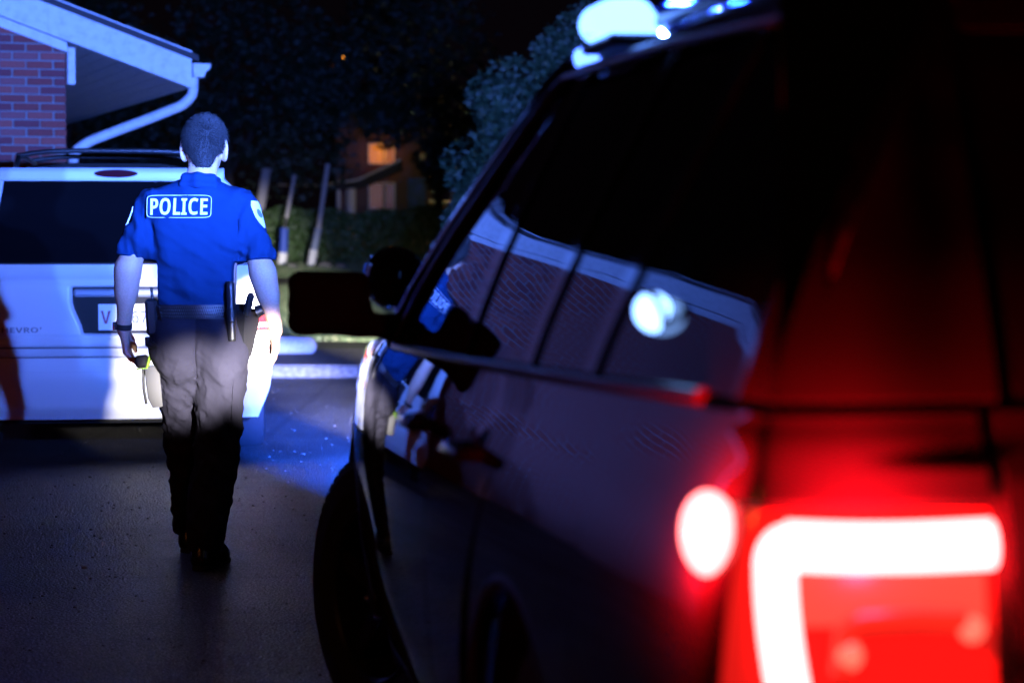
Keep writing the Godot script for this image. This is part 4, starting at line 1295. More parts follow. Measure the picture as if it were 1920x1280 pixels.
func build_van() -> void:
	var c := thing("minivan", "pale silver minivan with dark rear window parked by the house", "van", Vector3(-2.335, 0, -14.12), deg_to_rad(8.0))
	var paint := mk(col(0.66, 0.67, 0.68), 0.3)
	paint.clearcoat_enabled = true
	paint.clearcoat = 0.8
	paint.clearcoat_roughness = 0.05
	var w := func(k: float, o := 0.0): return func(y: float): return (van_w(y) + o) * k
	var k := func(x: float): return func(_y: float): return x
	var hx := func(s: float): return func(y: float): return s * (0.715 - 0.16 * maxf(0.0, y - 1.15))
	# shell
	var sec := []
	for i in 41: sec.append(lerpf(0.24, 1.765, pow(i / 40.0, 0.8)))
	var shell := MB.new()
	var full := []
	for y in sec: full.append([-van_w(y), y])
	for i in range(39, -1, -1): full.append([van_w(sec[i]), sec[i]])
	shell.grid(30, full.size() - 1, func(u, v):
		var p: Array = full[int(round(v * (full.size() - 1)))]
		var z0 := van_z(p[0], p[1])
		var z := lerpf(z0, -4.75, u)
		var cut := interp([[0.0, 1.77], [2.6, 1.74], [3.2, 1.5], [3.9, 1.06], [4.6, 0.86], [4.75, 0.7]], -z)
		var y: float = p[1] if p[1] < 0.7 else lerpf(p[1], minf(p[1], cut), 1.0)
		var nar := 1.0 - 0.25 * smoothstep(4.2, 4.75, -z)
		return Vector3(p[0] * nar, y, z), Vector3.UP)
	obj("body", shell, paint, c)
	obj("underbody", MB.new().box(Vector3(0, 0.27, -2.3), Vector3(1.6, 0.1, 4.4), 0.02), M.dark, c)
	obj("inner_frame", van_patch(w.call(-1.0, -0.01), w.call(1.0, -0.01), 0.26, 1.75, 30, 40, -0.025, 0.0), M.dark, c)
	# bumper in two courses
	obj("bumper_step", van_patch(w.call(-1.0, 0.002), w.call(1.0, 0.002), 0.628, 0.668, 60, 6, 0.0), paint, c)
	var bump := obj("bumper", van_patch(w.call(-1.0, 0.002), w.call(1.0, 0.002), 0.255, 0.615, 60, 26, 0.004), paint, c)
	obj("step_pad", van_patch(k.call(-0.6), k.call(0.6), 0.535, 0.60, 40, 4, 0.014, 0.012), paint, bump)
	# tailgate: lower panel with a number-plate recess
	var gate := MB.new()
	gate.grid(130, 70, func(u, v):
		var y := lerpf(0.682, 1.155, v)
		var x := lerpf(-0.71, 0.71, u)
		var half := 0.285 - 0.06 * smoothstep(0.95, 0.75, y)
		var r := smoothstep(half + 0.012, half - 0.012, absf(x - 0.05)) * smoothstep(0.742, 0.76, y) * smoothstep(1.03, 1.018, y)
		var crease := 0.008 * exp(-pow((y - 1.065) / 0.018, 2.0)) - 0.006 * exp(-pow((y - 0.73) / 0.012, 2.0))
		return Vector3(x, y, van_z(x, y) - 0.035 * r + crease), Vector3.BACK, 0.015)
	var tg := obj("tailgate", gate, paint, c)
	obj("plate_garnish", MB.new().box(Vector3(0.05, 0.99, van_z(0, 0.99) + 0.0), Vector3(0.55, 0.045, 0.03), 0.012, Basis(Vector3.RIGHT, -0.1)), mk(col(0.25, 0.27, 0.3), 0.35), tg)
	var zp := van_z(0, 0.85) - 0.02
	var plate := obj("number_plate", MB.new().box(Vector3(0.07, 0.848, zp), Vector3(0.305, 0.152, 0.004), 0.0015), mk(col(0.72, 0.72, 0.7), 0.4), tg)
	letters("plate_number", "667", 0.075, Vector3(0.13, 0.846, zp + 0.0035), mk(col(0.03, 0.05, 0.16), 0.5), plate, 0.9)
	letters("plate_letters", "V", 0.075, Vector3(-0.04, 0.846, zp + 0.0035), mk(col(0.3, 0.05, 0.08), 0.5), plate, 0.9)
	letters("badge", "CHEVROLET", 0.03, Vector3(-0.5, 0.775, van_z(-0.5, 0.775) + 0.004), mk(col(0.2, 0.21, 0.24), 0.3, 0.6), tg, 1.6)
	obj("rear_window", van_patch(hx.call(-0.985), hx.call(0.985), 1.168, 1.642, 40, 24, -0.002, 0.005), M.glass, c)
	obj("window_hinge", MB.new().lathe([Vector2(0, 0.012), Vector2(0.014, 0.01), Vector2(0.016, 0.0)], Transform3D(Basis(Vector3.RIGHT, PI / 2), Vector3(0.25, 1.652, van_z(0.25, 1.652))), 12), M.trim, c)
	var top := obj("tailgate_header", van_patch(k.call(-0.655), k.call(0.655), 1.65, 1.722, 50, 8, 0.012), paint, c)
	obj("header_lip", MB.new().tube(range(25).map(func(i): return Vector3(lerpf(-0.64, 0.64, i / 24.0), 1.651, van_z(lerpf(-0.64, 0.64, i / 24.0), 1.651) + 0.018)), 0.007, 8), paint, top)
	var lamp := MB.new().lathe([Vector2(0.0, 0.008), Vector2(0.8, 0.006), Vector2(1.0, 0.0)], Transform3D(Basis(Vector3(0.128, 0, 0), Vector3(0, 0, 1.0), Vector3(0, -0.024, 0)), Vector3(0.02, 1.688, van_z(0, 1.688) + 0.014)), 32)
	var bl := obj("brake_lamp", lamp, mk(col(0.05, 0.006, 0.012), 0.06), top)
	for s in [-1.0, 1.0]:
		obj("pillar", van_patch(hx.call(0.995 * s), w.call(s, -0.003), 1.16, 1.66, 10, 20, 0.003), paint, c)
		obj("quarter_corner", van_patch(k.call(0.722 * s), w.call(s, -0.001), 0.682, 0.76, 14, 6, 0.001), paint, c)
		var lm := mk(col(0.3, 0.006, 0.01), 0.08)
		var tl := obj("tail_lamp", van_patch(k.call(0.722 * s), w.call(s, -0.002), 0.77, 0.865, 14, 8, 0.008), lm, c)
		obj("reversing_lens", van_patch(func(_y): return 0.735 * s, func(y): return (van_w(y) - 0.03) * s, 0.785, 0.81, 10, 4, 0.012, 0.006), mk(col(0.6, 0.6, 0.6), 0.1), tl)
		obj("upper_corner", van_patch(k.call(0.722 * s), w.call(s, -0.002), 0.875, 1.15, 14, 20, 0.004), paint, c)
		obj("roof_rail", MB.new().tube([Vector3(0.57 * s, 1.72, -0.32), Vector3(0.56 * s, 1.785, -0.42), Vector3(0.55 * s, 1.8, -0.8), Vector3(0.55 * s, 1.8, -2.0), Vector3(0.56 * s, 1.785, -2.3), Vector3(0.57 * s, 1.73, -2.4)], 0.017, 8), M.satin, c)
	for z in [-0.55, -1.7]:
		obj("crossbar", MB.new().tube(range(13).map(func(i):
			var x := lerpf(-0.58, 0.58, i / 12.0)
			return Vector3(x, 1.80 + 0.035 * (1.0 - pow(x / 0.58, 4.0)), z)), 0.016, 8), M.satin, c)
	for z in [-0.95, -3.85]:
		for s in [-1.0, 1.0]:
			var wheel := Node3D.new()
			wheel.name = "wheel"
			c.add_child(wheel, true)
			wheel.position = Vector3(0.81 * s, 0.325, z)
			var ax := Transform3D(Basis(Vector3.BACK, -PI / 2 * s), Vector3.ZERO)
			obj("tyre", MB.new().lathe([Vector2(0.2, -0.09), Vector2(0.26, -0.105), Vector2(0.315, -0.09), Vector2(0.326, -0.05), Vector2(0.326, 0.05), Vector2(0.315, 0.09), Vector2(0.26, 0.105), Vector2(0.2, 0.09), Vector2(0.2, -0.09)], ax, 40), M.rubber, wheel)
			obj("rim", MB.new().lathe([Vector2(0.2, 0.085), Vector2(0.18, 0.06), Vector2(0.06, 0.04), Vector2(0.0, 0.06)], ax, 32), M.chrome, wheel)

func letters(called: String, text: String, size: float, at: Vector3, mat: Material, parent: Node3D, wide := 1.0) -> MeshInstance3D:
	var t := TextMesh.new()
	var f := SystemFont.new()
	f.font_names = PackedStringArray(["Droid Sans"])
	f.font_weight = 700
	t.font = f
	t.text = text
	t.font_size = 64
	t.pixel_size = size / 46.0
	t.depth = 0.002
	t.curve_step = 1.0
	var o := obj(called, t, mat, parent)
	o.position = at
	o.scale = Vector3(wide, 1, 1)
	return o

# ---------------------------------------------------------------- the officer; local x right, y up, z towards the photographer
func build_person() -> void:
	var c := thing("person", "person in navy police shirt and dark trousers walking away from the patrol car", "person", Vector3(-1.24, 0, -9.75))
	var sh_l := Vector3(-0.203, 1.446, 0.0)
	var sh_r := Vector3(0.146, 1.446, 0.0)
	var el_l := Vector3(-0.305, 1.205, 0.03)
	var el_r := Vector3(0.236, 1.19, 0.03)
	var wr_l := Vector3(-0.335, 0.955, -0.04)
	var wr_r := Vector3(0.282, 0.955, -0.03)
	var hip_l := Vector3(-0.105, 0.88, 0.0)
	var hip_r := Vector3(0.06, 0.88, 0.0)
	var kn_l := Vector3(-0.105, 0.475, -0.2)
	var kn_r := Vector3(0.045, 0.47, -0.02)
	var an_l := Vector3(-0.12, 0.11, -0.4)
	var an_r := Vector3(0.012, 0.1, 0.14)
	var neck := Vector3(-0.018, 1.56, 0.0)
	var head := Vector3(0.0, 1.692, -0.02)
	# body in one skin: trunk, limbs, head, hands
	var body := MB.new()
	solid_into(body, [[sh_l, el_l, 0.05, 0.043], [el_l, wr_l, 0.046, 0.028], [sh_r, el_r, 0.05, 0.043], [el_r, wr_r, 0.046, 0.028],
		[el_l.lerp(wr_l, 0.12), el_l.lerp(wr_l, 0.4), 0.046, 0.043], [el_r.lerp(wr_r, 0.12), el_r.lerp(wr_r, 0.4), 0.046, 0.043],
		[sh_l, sh_r, 0.055, 0.055], [Vector3(-0.1, 1.35, 0), Vector3(-0.09, 0.95, 0), 0.085, 0.08], [Vector3(0.05, 1.35, 0), Vector3(0.04, 0.95, 0), 0.085, 0.08],
		[hip_l, kn_l, 0.075, 0.05], [kn_l, an_l, 0.048, 0.032], [hip_r, kn_r, 0.075, 0.05], [kn_r, an_r, 0.048, 0.032], [neck + Vector3(0, -0.05, -0.015), neck + Vector3(0.006, 0.08, -0.01), 0.052, 0.054]], 0.012, 0.012)
	var hb := Basis(Vector3.BACK, -0.06)
	var skull := [[head + Vector3(0, 0.012, 0.005), Vector3(0.077, 0.1, 0.095), hb], [head + Vector3(0, -0.04, -0.03), Vector3(0.062, 0.085, 0.075), hb]]
	var face := [[head + Vector3(0.0, -0.03, -0.1), head + Vector3(0, -0.042, -0.122), 0.009, 0.014], [head + Vector3(-0.02, -0.075, -0.092), head + Vector3(0.02, -0.075, -0.092), 0.012, 0.012],
		[head + Vector3(-0.04, 0.005, -0.08), head + Vector3(0.04, 0.005, -0.08), 0.018, 0.018], [head + Vector3(-0.015, -0.115, -0.08), head + Vector3(0.015, -0.115, -0.08), 0.02, 0.02],
		[neck + Vector3(-0.002, -0.03, 0.0), head + Vector3(0.002, -0.04, 0.02), 0.052, 0.052], [neck + Vector3(-0.04, -0.02, 0.005), head + Vector3(-0.03, -0.06, 0.03), 0.025, 0.02], [neck + Vector3(0.042, -0.02, 0.005), head + Vector3(0.035, -0.06, 0.03), 0.025, 0.02]]
	for s in [-1.0, 1.0]:
		face.append([head + Vector3(0.083 * s, -0.02, 0.012), Vector3(0.007, 0.026, 0.016), Basis(Vector3.UP, 0.5 * s)])
		face.append([head + Vector3(0.081 * s, -0.042, 0.002), Vector3(0.006, 0.014, 0.009), Basis(Vector3.UP, 0.4 * s)])
		face.append([head + Vector3(0.088 * s, -0.004, 0.02), Vector3(0.004, 0.018, 0.006), Basis(Vector3.UP, 0.5 * s)])
	solid_into(body, skull + face, 0.005, 0.006)
	hand(body, wr_l, Vector3(0.06, -1.0, -0.25), -1.0)
	hand(body, wr_r, Vector3(0.02, -1.0, -0.2), 1.0)
	var bo := obj("body", body, M.skin, c)
	for s in [-1.0, 1.0]:
		var e := obj("eye", sphere(0.011), M.white, c)
		e.position = head + Vector3(0.03 * s, -0.006, -0.094)
	# hair: short cap, tapered to the nape, with strands
	var hair_bones := [[head + Vector3(0, 0.016, 0.006), Vector3(0.083, 0.106, 0.101), hb], [head + Vector3(0, -0.035, 0.0), Vector3(0.074, 0.09, 0.094), hb], [head + Vector3(0.002, -0.03, 0.022), head + Vector3(0, -0.1, 0.026), 0.058, 0.056]]
	var strand_noise := FastNoiseLite.new()
	strand_noise.seed = 4
	strand_noise.frequency = 60.0
	var hairline := func(p: Vector3) -> float:
		var q := p - head
		var low := -0.088 if q.z > 0.0 else lerpf(-0.088, 0.075, clampf(-q.z / 0.075, 0.0, 1.0))
		low = maxf(low, lerpf(-0.09, -0.028, smoothstep(0.022, 0.07, absf(q.x))) + 0.006 * strand_noise.get_noise_2d(q.x * 3.0, q.z * 3.0))
		return low - q.y
	var hair_mesh := solid(hair_bones, 0.005, 0.004, func(p, d): return maxf(d + 0.0025 * strand_noise.get_noise_3dv(p) + 0.005 * smoothstep(0.0, -0.09, p.y - head.y), hairline.call(p)))
	var hair := obj("hair", hair_mesh, M.hair, c)
	var hv: PackedVector3Array = hair_mesh.surface_get_arrays(0)[Mesh.ARRAY_VERTEX]
	var hn: PackedVector3Array = hair_mesh.surface_get_arrays(0)[Mesh.ARRAY_NORMAL]
	var strands := MB.new()
	var whorl := head + Vector3(0.025, 0.05, 0.09)
	for i in 16000:
		var j := rng.randi() % hv.size()
		if hairline.call(hv[j]) > -0.001: continue
		var away := hv[j] - whorl
		var flow := (away - hn[j] * away.dot(hn[j])).normalized() + Vector3(0, -0.5, 0)
		var p := hv[j] + Vector3(rng.randfn(), rng.randfn(), rng.randfn()) * 0.003
		var grow := lerpf(0.005, 0.02, smoothstep(-0.07, 0.05, p.y - head.y))
		var side := hn[j].cross(flow).normalized() * 0.0011
		strands.tri(p - side, p + side, p + (hn[j] * 0.6 + flow * 0.7 + Vector3(rng.randfn(), rng.randfn(), rng.randfn()) * 0.25).normalized() * grow)
	obj("strands", strands, M.hair, hair).set_meta("kind", "stuff")
	# shirt
	var fold := FastNoiseLite.new()
	fold.seed = 8
	fold.frequency = 5.0
	fold.fractal_octaves = 2
	var cx := -0.028
	var torso := [[Vector3(cx - 0.09, 1.385, 0.005), Vector3(cx - 0.092, 1.07, 0.01), 0.108, 0.09], [Vector3(cx + 0.09, 1.385, 0.005), Vector3(cx + 0.092, 1.07, 0.01), 0.108, 0.09],
		[Vector3(cx, 1.40, 0.0), Vector3(cx, 1.06, 0.01), 0.116, 0.1], [sh_l + Vector3(0.01, 0, 0), sh_r + Vector3(-0.01, 0, 0), 0.062, 0.062],
		[neck + Vector3(-0.03, -0.07, 0.02), neck + Vector3(0.03, -0.07, 0.02), 0.062, 0.062], [neck + Vector3(-0.03, -0.045, 0), sh_l + Vector3(0.045, 0.012, 0), 0.052, 0.056], [neck + Vector3(0.03, -0.045, 0), sh_r + Vector3(-0.045, 0.012, 0), 0.052, 0.056]]
	var sleeves := [[sh_l, sh_l.lerp(el_l, 0.98) + Vector3(0.0, 0, 0), 0.068, 0.066], [sh_r, sh_r.lerp(el_r, 0.98), 0.068, 0.066]]
	var cut_l := sh_l.lerp(el_l, 0.84)
	var cut_r := sh_r.lerp(el_r, 0.84)
	var ax_l := (el_l - sh_l).normalized() + Vector3(0.25, 0, 0)
	var ax_r := (el_r - sh_r).normalized() + Vector3(-0.25, 0, 0)
	ax_l = ax_l.normalized()
	ax_r = ax_r.normalized()
	var shirt_bones := torso + sleeves
	var shirt_post := func(p: Vector3, d: float) -> float:
		var tight := smoothstep(0.35, 0.1, absf(p.y - 1.1))
		var k := fold.get_noise_3d(p.x * 0.9, p.y * 2.4 + p.x * 1.2, p.z) * 0.016 * (0.35 + tight)
		var arm := smoothstep(0.12, 0.2, absf(p.x - cx))
		if p.z > 0 and absf(p.x + 0.088) < 0.15 and absf(p.y - 1.448) < 0.06: k *= 0.12
		k += fold.get_noise_3d(p.x * 2.5 + 9.0, p.y * 1.2 - absf(p.x) * 2.0, p.z * 2.0) * 0.02 * arm
		d += k
		# seams of the vest carrier down the back
		for sx in [-0.115, -0.035, 0.07]:
			if p.z > 0 and p.y < 1.3 and absf(p.x - sx) < 0.012: d += 0.0025 * (1.0 - absf(p.x - sx) / 0.012)
		var arm_gap := absf(absf(p.x - cx) - 0.172)
		if p.y < 1.43 and p.y > 1.15 and arm_gap < 0.014: d += 0.008 * (1.0 - arm_gap / 0.014) * smoothstep(1.43, 1.36, p.y)
		d = maxf(d, 1.015 - p.y)
		if p.x < sh_l.x + 0.02: d = maxf(d, (p - cut_l).dot(ax_l))
		if p.x > sh_r.x - 0.02: d = maxf(d, (p - cut_r).dot(ax_r))
		return d
	var shirt := obj("shirt", solid(shirt_bones, 0.0085, 0.016, shirt_post), M.shirt, c)
	var collar := [[neck + Vector3(-0.062, -0.005, -0.03), neck + Vector3(-0.05, 0.004, 0.045), 0.017, 0.017], [neck + Vector3(-0.05, 0.004, 0.045), neck + Vector3(0.0, 0.006, 0.066), 0.017, 0.018], [neck + Vector3(0.0, 0.006, 0.066), neck + Vector3(0.055, 0.0, 0.045), 0.018, 0.017], [neck + Vector3(0.055, 0.0, 0.045), neck + Vector3(0.066, -0.008, -0.03), 0.017, 0.017]]
	for b in collar.duplicate(): collar.append([b[0] + Vector3(0, -0.03, 0.0) + (b[0] - neck) * 0.2, b[1] + Vector3(0, -0.03, 0.004) + (b[1] - neck) * 0.2, 0.014, 0.014])
	obj("collar", solid(collar, 0.006, 0.006), M.shirt, shirt)
	# lettering and its frame, laid on the back
	var on_back := func(x: float, y: float) -> Vector3: return drop_on(shirt_bones, 0.016, Vector3(x, y, 0.4), Vector3(0, 0, -1))
	var pcx := -0.088
	var pcy := 1.448
	var white_print := mk(col(0.8, 0.8, 0.8), 0.6)
	var tm := TextMesh.new()
	var fnt := SystemFont.new()
	fnt.font_names = PackedStringArray(["Droid Sans"])
	fnt.font_weight = 700
	tm.font = fnt
	tm.text = "POLICE"
	tm.font_size = 64
	tm.pixel_size = 0.0014
	tm.depth = 0.002
	tm.curve_step = 1.0
	var arr := tm.surface_get_arrays(0)
	var tv: PackedVector3Array = arr[Mesh.ARRAY_VERTEX]
	var bb := tm.get_aabb()
	for i in tv.size():
		var q := tv[i] - bb.get_center()
		var x := pcx + q.x / bb.size.x * 0.232
		var y := pcy + q.y / bb.size.y * 0.067
		var s: Vector3 = on_back.call(x, y)
		tv[i] = Vector3(x, y, s.z + 0.0115 + q.z)
	var am := ArrayMesh.new()
	var na := []
	na.resize(Mesh.ARRAY_MAX)
	na[Mesh.ARRAY_VERTEX] = tv
	na[Mesh.ARRAY_NORMAL] = arr[Mesh.ARRAY_NORMAL]
	na[Mesh.ARRAY_INDEX] = arr[Mesh.ARRAY_INDEX]
	am.add_surface_from_arrays(Mesh.PRIMITIVE_TRIANGLES, na)
	var patch := MB.new().grid(24, 8, func(u, v):
		var x := pcx + lerpf(-0.133, 0.133, u)
		var y := pcy + lerpf(-0.047, 0.047, v)
		return Vector3(x, y, on_back.call(x, y).z + 0.0095), Vector3.BACK, 0.006)
	var po := obj("name_panel", patch, M.shirt, shirt)
	obj("lettering", am, white_print, po)
	var ring := []
	for i in 49:
		var a := TAU * i / 48.0
		var x := pcx + 0.13 * signf(cos(a)) * pow(absf(cos(a)), 0.22)
		var y := pcy + 0.0445 * signf(sin(a)) * pow(absf(sin(a)), 0.22)
		ring.append(Vector3(x, y, on_back.call(x, y).z + 0.0125))
	obj("panel_border", MB.new().tube(ring, 0.0014, 5), white_print, po)
	# shoulder patches
	for s in [1.0, -1.0]:
		var from := Vector3(0.204, 1.412, 0) if s > 0 else sh_l + Vector3(-0.06, -0.055, 0)
		var dir := Vector3(0.5 if s > 0 else -0.8, 0.1, 0.85 if s > 0 else 0.1).normalized()
		var rgt := Vector3(0.85, 0, -0.5).normalized() if s > 0 else Vector3(0, 0, -1)
		var upv := (Vector3.UP + Vector3(-0.42 * s, 0, 0)).normalized()
		var shield := func(grow: float, lift: float) -> MB:
			return MB.new().grid(10, 12, func(u, v):
				var wv: float = 0.03 * sqrt(maxf(0.0, smoothstep(-0.02, 0.55, v))) * (1.0 - 0.35 * smoothstep(0.8, 1.0, v)) * grow
				var q: Vector3 = from + rgt * lerpf(-wv, wv, u) + upv * (v - 0.5) * 0.115 * grow
				return drop_on(shirt_bones, 0.016, q + dir * 0.2, -dir) + dir * (0.008 + lift), dir, 0.005)
		var pt := obj("shoulder_patch", shield.call(1.0, 0.0), white_print, shirt)
		obj("emblem", MB.new().grid(8, 8, func(u, v):
			var a: float = u * TAU
			var q: Vector3 = from + (rgt * cos(a) * 0.015 + upv * (sin(a) * 0.02)) * v + upv * 0.004
			return drop_on(shirt_bones, 0.016, q + dir * 0.2, -dir) + dir * (0.0095 + 0.001 * sin(u * 40.0)), dir, 0.0), mk(col(0.12, 0.16, 0.3), 0.6), pt)
	# trousers
	var leg := FastNoiseLite.new()
	leg.seed = 15
	leg.frequency = 4.0
	leg.fractal_octaves = 3
	var tb := [[Vector3(cx - 0.08, 1.03, 0.0), Vector3(cx - 0.078, 0.9, 0.01), 0.098, 0.112], [Vector3(cx + 0.08, 1.03, 0.0), Vector3(cx + 0.078, 0.9, 0.01), 0.098, 0.112],
		[hip_l + Vector3(-0.005, -0.02, 0.03), hip_l + Vector3(0, -0.05, 0.028), 0.092, 0.085], [hip_r + Vector3(0.015, -0.02, 0.035), hip_r + Vector3(0.012, -0.05, 0.035), 0.095, 0.09],
		[hip_l, kn_l, 0.105, 0.078], [kn_l, an_l + Vector3(0, 0.01, 0.01), 0.076, 0.064], [hip_r + Vector3(0.012, 0, 0), kn_r, 0.106, 0.082], [kn_r, an_r + Vector3(0, 0.02, 0), 0.08, 0.066], [kn_r.lerp(an_r, 0.3), an_r + Vector3(0.0, 0.08, 0), 0.073, 0.07]]
	var trousers := obj("trousers", solid(tb, 0.0075, 0.014, func(p: Vector3, d: float) -> float:
		var low := smoothstep(0.95, 0.6, p.y)
		var n1 := leg.get_noise_3d(p.x * 1.2, p.y * 2.6 + p.x * 2.0, p.z)
		var n2 := 1.0 - absf(leg.get_noise_3d(p.x * 2.2 + 5.0, p.y * 1.1 - p.x * 1.5, p.z * 2.2)) * 2.0
		var n3 := 1.0 - absf(leg.get_noise_3d(p.x * 3.0 - 7.0, p.y * 5.5 + p.x * 4.0, p.z * 2.0)) * 2.4
		var creases := smoothstep(0.62, 0.44, absf(p.y - 0.47) * 2.2) + smoothstep(0.14, 0.05, absf(p.y - 0.78)) + smoothstep(0.2, 0.12, p.y)
		d += n1 * 0.012 * (0.3 + low) - maxf(0.0, n2 - 0.3) * 0.007 * (0.5 + low) - maxf(0.0, n3 - 0.55) * 0.006 * clampf(creases, 0.0, 1.0)
		if p.z > 0.0 and p.y > 0.76 and absf(p.x - cx) < 0.008: d += 0.006 * (1.0 - absf(p.x - cx) / 0.008)     # seat seam
		if p.y < 0.7 and p.y > 0.12 and p.x > 0 and absf(p.z - lerpf(0.1, -0.03, p.y / 0.6)) < 0.006: d += 0.003
		d = maxf(d, p.y - 1.05)
		if p.z < -0.1: d = maxf(d, 0.075 - p.y)
		else: d = maxf(d, 0.06 - p.y - 0.02 * (0.14 - p.z))
		return d), M.trousers, c)
	obj("side_pocket", MB.new().grid(6, 8, func(u, v):
		var q := hip_r + Vector3(0.02 + 0.07 * u, -0.12 - 0.17 * v, 0.0)
		return drop_on(tb, 0.014, q + Vector3(0.15, 0, 0.3), Vector3(-0.45, 0, -0.9).normalized()) + Vector3(0.45, 0, 0.9).normalized() * 0.009, Vector3(0.4, 0, 1), 0.008), M.trousers, trousers)
	# shoes
	var shoe_mat := mk(col(0.01, 0.009, 0.008), 0.25)
	for s in [[an_l, 0.05, 0.30], [an_r, -0.22, 0.0]]:
		var fw := Basis(Vector3.UP, s[1]) * Basis(Vector3.RIGHT, -s[2] * 0.0) 
		var a: Vector3 = s[0]
		var g := Vector3(a.x, 0.0, a.z)
		var P := func(x: float, y: float, z: float): return g + fw * Vector3(x, y, z)
		var sb := [[P.call(0, 0.048, 0.035), P.call(0, 0.1, 0.02), 0.04, 0.042], [P.call(0, 0.045, 0.03), P.call(0.0, 0.045, -0.13), 0.04, 0.046], [P.call(0.004, 0.042, -0.13), P.call(0.002, 0.036, -0.2), 0.047, 0.034], [P.call(0, 0.1, 0.01), P.call(0, 0.06, -0.1), 0.04, 0.04]]
		var sole := a.y - 0.1
		var o := obj("shoe", solid(sb, 0.007, 0.01, func(p, d): return maxf(d, 0.016 - p.y)), shoe_mat, c)
		var sl := [[P.call(0, 0.012, 0.04), P.call(0, 0.012, -0.06), 0.038, 0.036], [P.call(0, 0.012, -0.06), P.call(0.003, 0.012, -0.2), 0.042, 0.036]]
		obj("sole", solid(sl, 0.006, 0.008, func(p, d): return maxf(maxf(d, p.y - 0.024), 0.001 - p.y)), M.rubber, o)
	duty_belt(c, cx, tb, torso)
	# wrist watch
	var wd := (wr_l - el_l).normalized()
	var wb := Basis(Quaternion(Vector3.UP, wd))
	var watch := obj("wrist_watch", MB.new().lathe([Vector2(0.03, -0.012), Vector2(0.034, -0.011), Vector2(0.034, 0.011), Vector2(0.03, 0.012)], Transform3D(wb, wr_l - wd * 0.012), 24), M.rubber, c)
	obj("watch_case", MB.new().box(wr_l - wd * 0.012 + Vector3(-0.03, 0, 0.018), Vector3(0.012, 0.034, 0.034), 0.004, Basis(Vector3.UP, -0.6)), M.satin, watch)

func hand(mb: MB, wrist: Vector3, dir: Vector3, s: float) -> void:   # relaxed hand, palm towards the thigh, thumb forward
	var d := dir.normalized()
	var fwd := (Vector3(0, 0, -1) - d * d.dot(Vector3(0, 0, -1))).normalized()
	var inw := d.cross(fwd) * (1.0 if d.cross(fwd).x * s < 0 else -1.0)   # towards the body
	var P := func(along: float, across: float, into: float) -> Vector3: return wrist + d * along + fwd * across + inw * into
	var bones := [[wrist - d * 0.03, wrist + d * 0.01, 0.027, 0.027]]
	for i in 4:
		var a := lerpf(0.031, -0.031, i / 3.0)
		bones.append([P.call(0.01, a * 0.55, 0), P.call(0.09, a, 0.004), 0.017, 0.0125])
		var len: float = [0.04, 0.045, 0.042, 0.034][i]
		var k1: Vector3 = P.call(0.09, a, 0.004)
		var c1: float = [0.25, 0.35, 0.45, 0.5][i]
		var d1 := (d * cos(c1) + inw * sin(c1)).normalized()
		var k2 := k1 + d1 * len
		var d2 := (d * cos(c1 * 2.1) + inw * sin(c1 * 2.1)).normalized()
		var k3 := k2 + d2 * len * 0.65
		var d3 := (d * cos(c1 * 2.8) + inw * sin(c1 * 2.8)).normalized()
		bones.append([k1, k2, 0.0105, 0.0095])
		bones.append([k2, k3, 0.0095, 0.0085])
		bones.append([k3, k3 + d3 * len * 0.5, 0.0085, 0.0072])
	var t0: Vector3 = P.call(0.025, 0.024, 0.008)
	var t1: Vector3 = P.call(0.06, 0.05, 0.018)
	var t2: Vector3 = P.call(0.09, 0.056, 0.024)
	var t3: Vector3 = P.call(0.112, 0.052, 0.03)
	bones.append([t0, t1, 0.016, 0.0125])
	bones.append([t1, t2, 0.0115, 0.01])
	bones.append([t2, t3, 0.01, 0.008])
	solid_into(mb, bones, 0.004, 0.0035)

